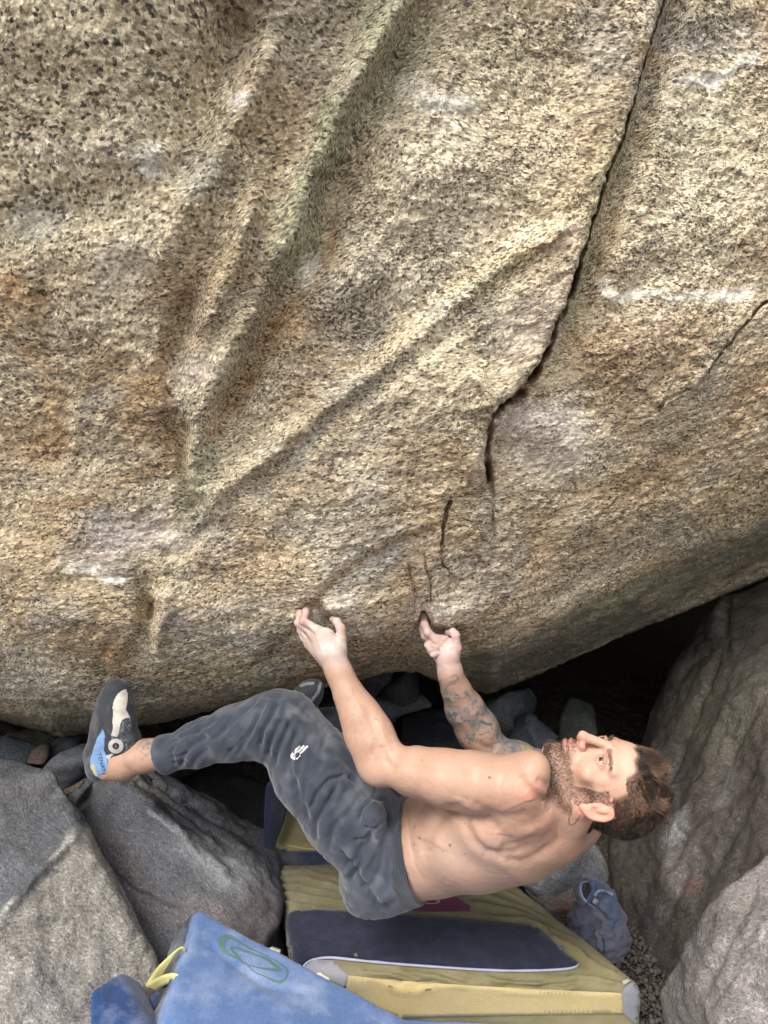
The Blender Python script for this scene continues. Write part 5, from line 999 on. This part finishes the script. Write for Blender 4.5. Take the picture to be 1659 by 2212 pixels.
def tube(name, pts, r, mat, parent, n=7):
    pts = [np.asarray(p, float) for p in pts]; V = []; F = []
    for k, p in enumerate(pts):
        t = unit(pts[min(k+1, len(pts)-1)]-pts[max(k-1, 0)]); a = unit(np.cross(t, [.1, .2, 1.])); b = np.cross(t, a); rr = r*(.9+.2*vnoise(p*30, 1, 5)) if True else r
        for j in range(n): V.append(p+rr*(math.cos(2*math.pi*j/n)*a+math.sin(2*math.pi*j/n)*b))
    for k in range(len(pts)-1):
        for j in range(n): F.append((k*n+j, k*n+(j+1) % n, (k+1)*n+(j+1) % n, (k+1)*n+j))
    V += [pts[0], pts[-1]]; m = len(V); F3 = [(m-2, (j+1) % n, j) for j in range(n)]+[(m-1, (len(pts)-1)*n+j, (len(pts)-1)*n+(j+1) % n) for j in range(n)]
    return new_obj(name, np.array(V), F+F3, mat, parent)
def on_surface(bvh, pts, lift):
    R = []
    for x, y in pts:
        d = Vector([float(v) for v in unit(C(x, y, 1.))]); h = bvh.ray_cast(Vector((0, 0, 0)), d)
        if h[0] is not None: R.append(c2w(np.array(h[0])-np.array(d)*lift))
    return R
def slab(corn_w, down, k, h, feats=(), rel=(.004, .0015), seed=0, fold=None):        # world corners + downward vector -> camera-frame mesh
    P = np.array(list(corn_w)+[np.asarray(c)+down for c in corn_w]); N_, D_ = hull_planes(P); f = Field(P.min(0)-k-.02, P.max(0)+k+.02, h); f.planes(N_, D_, k)
    V, Fq = f.mesh(); V = smooth_mesh(V, Fq, 2, .5); N = vnormals(V, Fq); Pc = w2c(V); fx, fy = c2f(Pc); view = np.array([0, 0, CAMH])-V; view /= np.linalg.norm(view, axis=1, keepdims=True); fc = sstep(0, .3, (N*view).sum(1))
    V = V+N*(rel[0]*fbm(V, 5, 3, seed)+rel[1]*fbm(V, 24, 3, seed+1))[:, None]
    if fold is not None: V = V+N*(fold(V, fx, fy)*fc)[:, None]
    if len(feats): w = np.stack([fx, fy, 0*fx], -1); V = V+N*(sculpt((fx+5*fbm(w, 1/50, 2, 1)).astype(np.float32), (fy+3*fbm(w, 1/50, 2, 2)).astype(np.float32), feats)*fc)[:, None]
    return V, Fq, fx, fy
def fabric(name, rough=.8, wsc=700, grime=.3, dust=(.5,.48,.44), gs=7, bst=.25, spark=0):
    n = NT(name); c = n.attr('tint').outputs['Color']; v = n.obj(); w = n.math('ADD', n.noise(n.map(v, (1, .15, 1)), wsc, 1), n.noise(n.map(v, (.15, 1, 1)), wsc, 1))
    c = n.mix(.4, c, n.mix(1., c, n.ramp(w, .75, 1.25, .65, 1.3), 'MULTIPLY')); c = n.mix(n.math('MULTIPLY', n.ramp(n.noise(v, gs, 5, .65), .45, .75), grime), c, dust)
    if spark: c = n.mix(n.ramp(n.noise(v, 520, 1), .74, .78), c, (.75,.78,.85))
    return n.done(c, rough, n.bump(w, bst, .001, n.bump(n.noise(v, 60, 3), .25, .003)), .3, Sheen_Weight=.15)
def tinted(o, col, var=.12, sc=8): 
    n = len(o.data.vertices); a = np.empty(n*3, np.float32); o.data.vertices.foreach_get('co', a); vcol(o, 'tint', np.clip(np.array(col)[None]*(1+var*fbm(a.reshape(-1, 3), sc, 3, 3))[:, None], .005, .9)); return o
MPAD = fabric('pad_canvas', grime=.42, dust=(.30,.27,.20)); MBLUE = fabric('blue_pad_canvas', grime=.45, dust=(.42,.46,.56), gs=9, spark=1); MCARP = fabric('carpet_pile', .95, 420, .35, (.045,.05,.085), 30, .8)
def pad_root(name, loc, label, cat='crash pad'): e = empty(name, loc); tag(e, label, cat); return e
KH = (.120,.107,.055); YE = (.41,.325,.15)
def yellow_pad():
    cs = [G(596,1862,.15), G(1050,1850,.15), G(1402,2130,.15), G(645,2098,.15)]; R = pad_root('crash_pad', (sum(c[0] for c in cs)/4, sum(c[1] for c in cs)/4, 0), 'mustard yellow crash pad with a navy carpet flap, lying under the climber')
    Z = lambda p: [(548.6+.5622*x, 1755.5+.5622*y) for x, y in p]
    L = lambda p, h, w: ('line', p, h, w); ft = []
    for p in [[(90,240),(180,230),(300,260),(380,300)],[(80,270),(170,265),(280,290),(400,330)],[(75,300),(170,295),(300,325),(430,350)],[(75,330),(150,330),(260,350)],[(90,215),(200,205),(320,240)],[(720,270),(850,290),(980,330),(1080,360)],[(830,330),(950,350),(1080,390),(1150,420)],[(850,300),(1000,345),(1120,385)],
              [(900,380),(1050,400),(1150,430),(1240,480)],[(880,270),(960,290),(1050,330)],[(1100,420),(1200,480),(1280,540)],[(1130,450),(1230,520),(1330,570)],[(1180,480),(1290,560),(1400,600)],[(1200,620),(1300,615),(1400,640)],[(420,600),(520,605),(640,640)],[(560,600),(700,615),(840,650)],[(500,640),(600,660),(700,650)],[(900,620),(1000,640),(1120,640)],[(950,660),(1100,670),(1250,650)]]:
        q = Z(p); ft += [L(q, -.012, 4.5), L([(x, y+8) for x, y in q], .010, 6)]
    V, F, fx, fy = slab(cs, np.array([0, 0, -.145]), .028, .0055, ft, (.006, .002), 31)
    V[:, 2] = V[:, 2]+.0*fx
    cov = new_obj('cover', V, F, MPAD, R); n = fbm(V, 6, 4, 77); vcol(cov, 'tint', np.clip(np.array(KH)*(1+.20*n)[:, None]+np.array([.16,.13,.03])*sstep(2020, 2110, fy)[:, None]*.25, .02, .8)); Vc = w2c(V); b = bvh_of(Vc, F)
    tinted(sheet('side_panel', b, Z([(362,624),(500,640),(700,655),(850,664),(1100,678),(1412,692),(1418,735),(1420,771),(1200,772),(900,778),(562,787),(440,740),(352,690)]), 9, MPAD, R, .003, .002), YE, .10, 10)
    tinted(sheet('corner_patch', b, Z([(1412,690),(1428,668),(1460,643),(1480,650),(1520,700),(1527,760),(1525,830),(1480,830),(1420,772)]), 8, MPAD, R, .004, .002), (.17,.18,.22))
    tinted(sheet('corner_patch', b, Z([(190,595),(230,568),(300,570),(330,590),(362,624),(354,676),(280,650),(215,620)]), 8, MPAD, R, .003, .002), (.24,.25,.30))
    flap = smooth_poly(Z([(80,470),(130,392),(180,374),(300,374),(560,392),(830,414),(1000,430),(1080,440),(1130,480),(1185,535),(1243,575),(1246,590),(1200,601),(1050,607),(900,605),(600,585),(400,567),(330,558),(250,556),(205,568),(180,592),(120,560),(92,520)]), 1)
    cf = sheet('carpet_flap', b, flap, 8, MCARP, R, .005, .004); tinted(cf, (.010,.013,.032), .35, 25)
    rim = smooth_poly(Z([(188,600),(196,580),(230,562),(290,556),(330,560),(400,568),(600,586),(900,606),(1050,608),(1200,602),(1240,592),(1246,580)]), 2, False); MPI = flat('lilac_piping', (.34,.34,.44)); tube('piping', on_surface(b, rim, .007), .0035, MPI, cf)
    rim2 = smooth_poly(Z([(150,384),(180,373),(300,373),(560,391),(830,413),(1000,429),(1080,439)]), 2, False); tube('piping', on_surface(b, rim2, .006), .0022, flat('grey_piping', (.16,.18,.22)), cf)
    E = lambda p: [(822.9+.13227*x, 1892.7+.13227*y) for x, y in p]
    em = sheet('emblem', b, E([(300,520),(420,545),(680,580),(1100,578),(1455,572),(1452,470),(1380,440),(1300,385),(1150,290),(1000,235),(880,205),(700,150),(500,150),(300,300)]), 6, flat('maroon_print', (.125,.040,.075)), R, .0022, 0)
    P, Ft = text_mesh('ocun', 42, .1); q = place2d(P, 925, 1928, -90, .62, 2.0); decal('emblem_lettering', b, [(x+.10*(1966-y)*-1+2, y) for x, y in q], Ft, flat('khaki_print', (.36,.31,.18)), R, .0034)
    for (x, y) in Z([(1428,655)]): tinted(sheet('seam_tab', b, [(x-8, y-4), (x+6, y-9), (x+10, y-3), (x-5, y+5)], 5, MPAD, R, .006, .003), (.33,.32,.27))
    tinted(sheet('flap_tab', b, Z([(1165,515),(1182,512),(1190,522),(1178,530)]), 5, MPAD, R, .012, .003), (.06,.07,.10)); tinted(sheet('dry_leaf', b, Z([(382,545),(392,540),(402,550),(392,556)]), 5, MPAD, R, .017, .001), (.12,.08,.05))
yellow_pad()
def back_pad():
    cs = [G(605,1742,.20), G(1010,1742,.20), G(1030,1835,.20), G(590,1828,.20)]; R = pad_root('crash_pad', (sum(c[0] for c in cs)/4, sum(c[1] for c in cs)/4, 0), 'olive crash pad with navy sides standing behind the mustard one, mostly hidden by the legs')
    V, F, fx, fy = slab(cs, np.array([0, 0, -.19]), .03, .007, (), (.006, .002), 41); top = new_obj('cover', V, F, MPAD, R); b = bvh_of(w2c(V), F); nv = np.where((V[:, 2] < .185)[:, None], np.array([.020,.028,.060]), np.array([.19,.165,.07])); vcol(top, 'tint', nv)
    tube('piping', on_surface(b, [(592,1822),(620,1826),(660,1833),(720,1838)], .004), .003, flat('gold_piping', (.40,.34,.16)), R)
    cs = [C(572,1700,2.36), C(606,1694,2.40), C(618,1765,2.36), C(590,1840,2.22), C(566,1835,2.20)]; P = np.array([c2w(c) for c in cs]); V2 = np.concatenate([P, P+np.array([.0, .06, -.01])]); n = 5
    f = [tuple(range(5)), tuple(range(9, 4, -1))]+[(i, i+5, (i+1) % 5+5, (i+1) % 5) for i in range(5)]
    o = new_obj('shoulder_flap', V2, f, MCARP, R, smooth=False); m = o.modifiers.new('b', 'BEVEL'); m.width = .012; m.segments = 3; tinted(o, (.018,.022,.055))
back_pad()
def under_pad():
    cs = [G(790,2170,.02), G(1372,2168,.02), G(1400,2700,.02), G(640,2700,.02)]; R = pad_root('crash_pad', (sum(c[0] for c in cs)/4, sum(c[1] for c in cs)/4, -.05), 'flat blue and grey-green crash pad poking out under the front of the yellow one')
    V, F, fx, fy = slab(cs, np.array([0, 0, -.06]), .02, .008, (), (.004, .001), 51); o = new_obj('cover', V, F, MPAD, R); blue = (fx < 1128+.25*(fy-2190)); vcol(o, 'tint', np.where(blue[:, None], np.array([.10,.15,.33]), np.array([.26,.29,.25])))
under_pad()
def blue_pad():
    A, B_, Cc, D = C(430,1965,1.80), C(1035,2285,1.60), C(760,2850,1.10), C(215,2620,1.16); t = C(386,2006,1.89)-C(430,1965,1.80)
    Pw = np.array([c2w(p) for p in (A, B_, Cc, D)]); dn = c2w(A+t)-c2w(A); R = pad_root('crash_pad', Pw.mean(0)+dn, 'large dusty blue crash pad with a green swirl, tilted over the front rocks')
    Bp = lambda p: [(301.7+.248*x, 1947.6+.248*y) for x, y in p]
    L = lambda p, h, w: ('line', p, h, w)
    ft = [L(Bp([(600,360),(700,450),(850,570),(1000,640)]), -.004, 8), L(Bp([(900,640),(1100,720),(1300,770),(1500,790)]), -.005, 12), L(Bp([(1100,760),(1300,850),(1450,960)]), -.003, 14), L(Bp([(520,160),(480,300),(440,460)]), .002, 10), L(Bp([(1100,400),(1400,560),(1640,680)]), .003, 10)]
    V, F, fx, fy = slab(Pw, dn, .010, .0065, ft, (.008, .0018), 61); Vc = w2c(V); nrm = unit3(np.cross(Pw[1]-Pw[0], Pw[3]-Pw[0])); nrm = nrm if nrm@(np.array([0, 0, CAMH])-Pw[0]) > 0 else -nrm
    hgt = (V-Pw[0])@nrm; top = hgt > -.022; h2 = np.where(~top, .006*(1-2*np.abs(vnoise(V*np.array([1, 1, .35]), 26, 8))), 0); N = vnormals(V, F); V = V+N*h2[:, None]
    o = new_obj('cover', V, F, MBLUE, R); n = fbm(V, 5, 4, 9); bl = np.array([.075,.132,.275])*(1+.16*n)[:, None]; vcol(o, 'tint', np.where(top[:, None], bl, np.array([.016,.019,.028]))); b = bvh_of(w2c(V), F)
    MG = flat('green_print', (.085,.16,.13))
    sw = [(Bp([(735,300),(800,312),(870,350),(960,405),(1080,460),(1180,510),(1262,565),(1290,615),(1272,668),(1232,700),(1180,692),(1090,650),(1000,612),(930,545),(850,492),(765,455),(722,410),(712,355),(735,300)]), [11,8,4,3,2,2,3,3.5,4,6,5,2,2,2,3,7,11,12,11]),
          (Bp([(785,400),(840,402),(930,432),(1030,468),(1120,505),(1185,560),(1225,592),(1150,592),(1040,575),(950,552),(895,525),(850,470),(785,400)]), [4,5,5,3,6,7,8,5,2,2,3,5,4])]
    for p, w in sw: P, Fq = ribbon2d(p, w, 4); decal('swirl_print', b, P, Fq, MG, R, .0012)
    MS = flat('yellow_webbing', (.52,.50,.22), .8)
    def band(name, e0, e1, d0, d1, n=22):
        e0 = smooth_poly(Bp(e0), 2, False); e1 = smooth_poly(Bp(e1), 2, False); V = []
        def rs(P, n):
            P = np.array(P); s = np.r_[0, np.cumsum(np.hypot(*np.diff(P, axis=0).T))]; u = np.linspace(0, s[-1], n); return np.stack([np.interp(u, s, P[:, 0]), np.interp(u, s, P[:, 1])], 1)
        a, c = rs(e0, n), rs(e1, n)
        for k in range(n):
            for j in range(4): p = a[k]+(c[k]-a[k])*j/3; d = np.interp(k/(n-1), np.linspace(0, 1, len(d0)), d0)*(1-j/3)+np.interp(k/(n-1), np.linspace(0, 1, len(d1)), d1)*j/3-.078; V.append(c2w(C(p[0], p[1], d)))
        Fq = [(4*k+j, 4*k+j+1, 4*k+j+5, 4*k+j+4) for k in range(n-1) for j in range(3)]; o = new_obj(name, np.array(V), Fq, MS, R); m = o.modifiers.new('s', 'SOLIDIFY'); m.thickness = .0022; return o
    band('handle_strap', [(398,440),(404,400),(370,384),(300,430),(225,500),(150,570),(100,645),(52,728)], [(380,445),(380,420),(345,422),(300,470),(262,545),(230,600),(200,680),(138,800)], [1.755,1.745,1.745,1.75,1.765,1.77], [1.76,1.75,1.75,1.76,1.78,1.785])
    band('handle_strap', [(52,728),(110,690),(200,640),(290,622),(345,640),(345,690),(325,730)], [(138,800),(180,760),(230,720),(290,702),(310,715),(315,725),(318,738)], [1.77,1.745,1.72,1.70,1.69,1.70], [1.78,1.755,1.73,1.71,1.70,1.705])
    for p in ([(1118,418),(1150,405),(1222,432),(1218,470),(1150,448)], [(1540,632),(1575,622),(1652,668),(1650,692),(1590,670)]):
        q = Bp(p); d = 1.715 if p[0][0] < 1300 else 1.675; P = np.array([c2w(C(x, y, d+.03)) for x, y in q]); V2 = np.concatenate([P, P+np.array([0, .012, -.006])]); m = len(P)
        new_obj('pull_tab', V2, [tuple(range(m)), tuple(range(2*m-1, m-1, -1))]+[(i, i+m, (i+1) % m+m, (i+1) % m) for i in range(m)], flat('cream_webbing', (.55,.55,.42)), R, smooth=False)
blue_pad()
def left_blue():
    T = [C(190,2140,1.50), C(262,2095,1.60), C(322,2215,1.48), C(250,2500,1.28), C(195,2400,1.32)]; Pw = np.array([c2w(p) for p in T]); e = pad_root('folded_pad', Pw.mean(0)-np.array([0, 0, .1]), 'small bright blue folded pad on the pale rock at the bottom left', 'folded pad')
    V, F, fx, fy = slab(Pw, np.array([.02, .05, -.07]), .006, .005, (('line', [(205,2130),(235,2112),(262,2100)], -.002, 2), ('line', [(215,2212),(235,2170),(250,2130)], -.002, 8)), (.002, .0010), 71); o = new_obj('cover', V, F, MBLUE, e); tinted(o, (.014,.045,.15), .2, 12)
    T = [C(300,2160,1.62), C(345,2138,1.66), C(352,2230,1.56), C(325,2300,1.48)]; Pw = np.array([c2w(p) for p in T]); V, F, fx, fy = slab(Pw, np.array([.02, .06, -.05]), .010, .005, (), (.003, .001), 72); o = new_obj('side_flap', V, F, MBLUE, e); tinted(o, (.018,.045,.14), .2, 12)
    T = [C(292,2135,1.68), C(345,2105,1.74), C(352,2135,1.70), C(310,2165,1.64)]; Pw = np.array([c2w(p) for p in T]); V, F, fx, fy = slab(Pw, np.array([.02, .05, -.04]), .008, .005, (), (.003, .001), 73); o = new_obj('black_flap', V, F, MPAD, e); tinted(o, (.014,.015,.02), .2, 12)
left_blue()
def chalk_bag():
    Q = lambda p: [(1206.9+.1653*x, 1865.3+.1653*y) for x, y in p]; c = lambda x, y, d: C(*Q([(x, y)])[0], d); R = pad_root('chalk_bag', G(1330, 2066, 0), 'slumped blue and grey chalk bag standing open on the gravel beside the yellow pad', 'chalk bag')
    f = Field(np.array([.40,-1.35,1.95]), np.array([.76,-.95,2.36]), .0030)
    f.chain([(c(590,1110,2.15), .040), (c(600,1000,2.15), .058), (c(620,860,2.155), .050), (c(660,700,2.16), .040), (c(600,560,2.16), .036), (c(520,430,2.16), .035), (c(440,340,2.155), .038)], .02); f.chain([(c(780,1100,2.16), .018), (c(760,950,2.16), .028), (c(760,800,2.17), .022)], .02); f.cone(c(440,1080,2.15), c(560,1120,2.14), .028, .03, .02)
    f.chain([(c(330,720,2.18), .045), (c(300,850,2.18), .038)], .02); f.chain([(c(400,270,2.15), .030), (c(360,370,2.145), .032), (c(400,450,2.15), .024)], .02)
    M = np.array([unit([.25,-.1,1.]), unit([.2,1.,0]), unit([1.,-.2,-.25])]); f.ell(c(345,345,2.105), (.050,.026,.0085*2), [unit([-.3,.1,-1]), unit([.15,1,0]), unit([1,-.15,-.3])], .004, 'sub')
    V, F = f.mesh(); V = smooth_mesh(V, F, 1, .4); N = vnormals(V, F); fx, fy = c2f(V); x, y = (fx-1206.9)/.1653, (fy-1865.3)/.1653
    h = sculpt(x.astype(np.float32), y.astype(np.float32), [('line', [(360,980),(430,850),(520,780),(640,740)], -.010, 30), ('line', [(340,520),(450,580),(560,680),(640,740)], -.012, 26), ('line', [(650,740),(620,900)], -.004, 14), ('line', [(700,900),(660,1050),(640,1150)], .004, 30), ('line', [(500,900),(560,960),(600,960)], -.005, 20), ('line', [(780,700),(700,900),(640,1100)], -.003, 20)])
    V = V+N*(h+.003*fbm(V, 22, 3, 5)+.011*(.5-np.abs(fbm(V, 20, 2, 9))*2)+.004*(.5-2*np.abs(fbm(V, 45, 2, 10))))[:, None]; col = np.tile([.09,.095,.135], (len(V), 1))
    col[inpoly(x, y, [(400,180),(500,230),(560,320),(720,420),(790,600),(830,740),(760,800),(720,860),(600,940),(630,840),(655,740),(560,660),(500,580),(440,510),(370,480),(400,350)])] = (.060,.085,.155); col[inpoly(x, y, [(300,230),(420,220),(410,330),(395,420),(360,475),(320,430),(300,330)])] = (.018,.020,.026); col[inpoly(x, y, [(440,520),(470,450),(530,490),(500,580)])] = (.40,.44,.48)
    o = new_obj('bag_body', c2w(V), F, MPAD, R); vcol(o, 'tint', np.clip(col*(1+.15*fbm(V, 20, 3, 6))[:, None], .01, .8)); b = bvh_of(V, F)
    MR = flat('light_blue_webbing', (.22,.27,.38)); 
    P, Fq = ribbon2d(Q(smooth_poly([(470,420),(500,370),(560,350),(640,370),(712,410)], 2, False)), 6.5, 3); s = decal('strap', b, P, Fq, MR, R, .004); m = s.modifiers.new('s', 'SOLIDIFY'); m.thickness = .002
    P, Fq = ribbon2d(Q(smooth_poly([(400,235),(300,235),(282,330),(300,420),(350,490),(470,580)], 2, False)), 4.5, 3); decal('rim', b, P, Fq, MR, R, .003); P, Fq = ribbon2d(Q(smooth_poly([(480,240),(500,320),(470,440),(420,510)], 2, False)), 3.2, 3); decal('rim', b, P, Fq, flat('navy_trim', (.05,.08,.18)), R, .003)
    P, Fq = ribbon2d(Q(smooth_poly([(570,965),(600,1060),(590,1180)], 2, False)), 3.6, 3); decal('zip', b, P, Fq, flat('black_zip', (.02,.02,.025)), R, .002); P, Fq = ribbon2d(Q([(462,435),(520,470)]), 4, 2); decal('buckle', b, P, Fq, flat('buckle_grey', (.10,.12,.10)), R, .006)
chalk_bag()
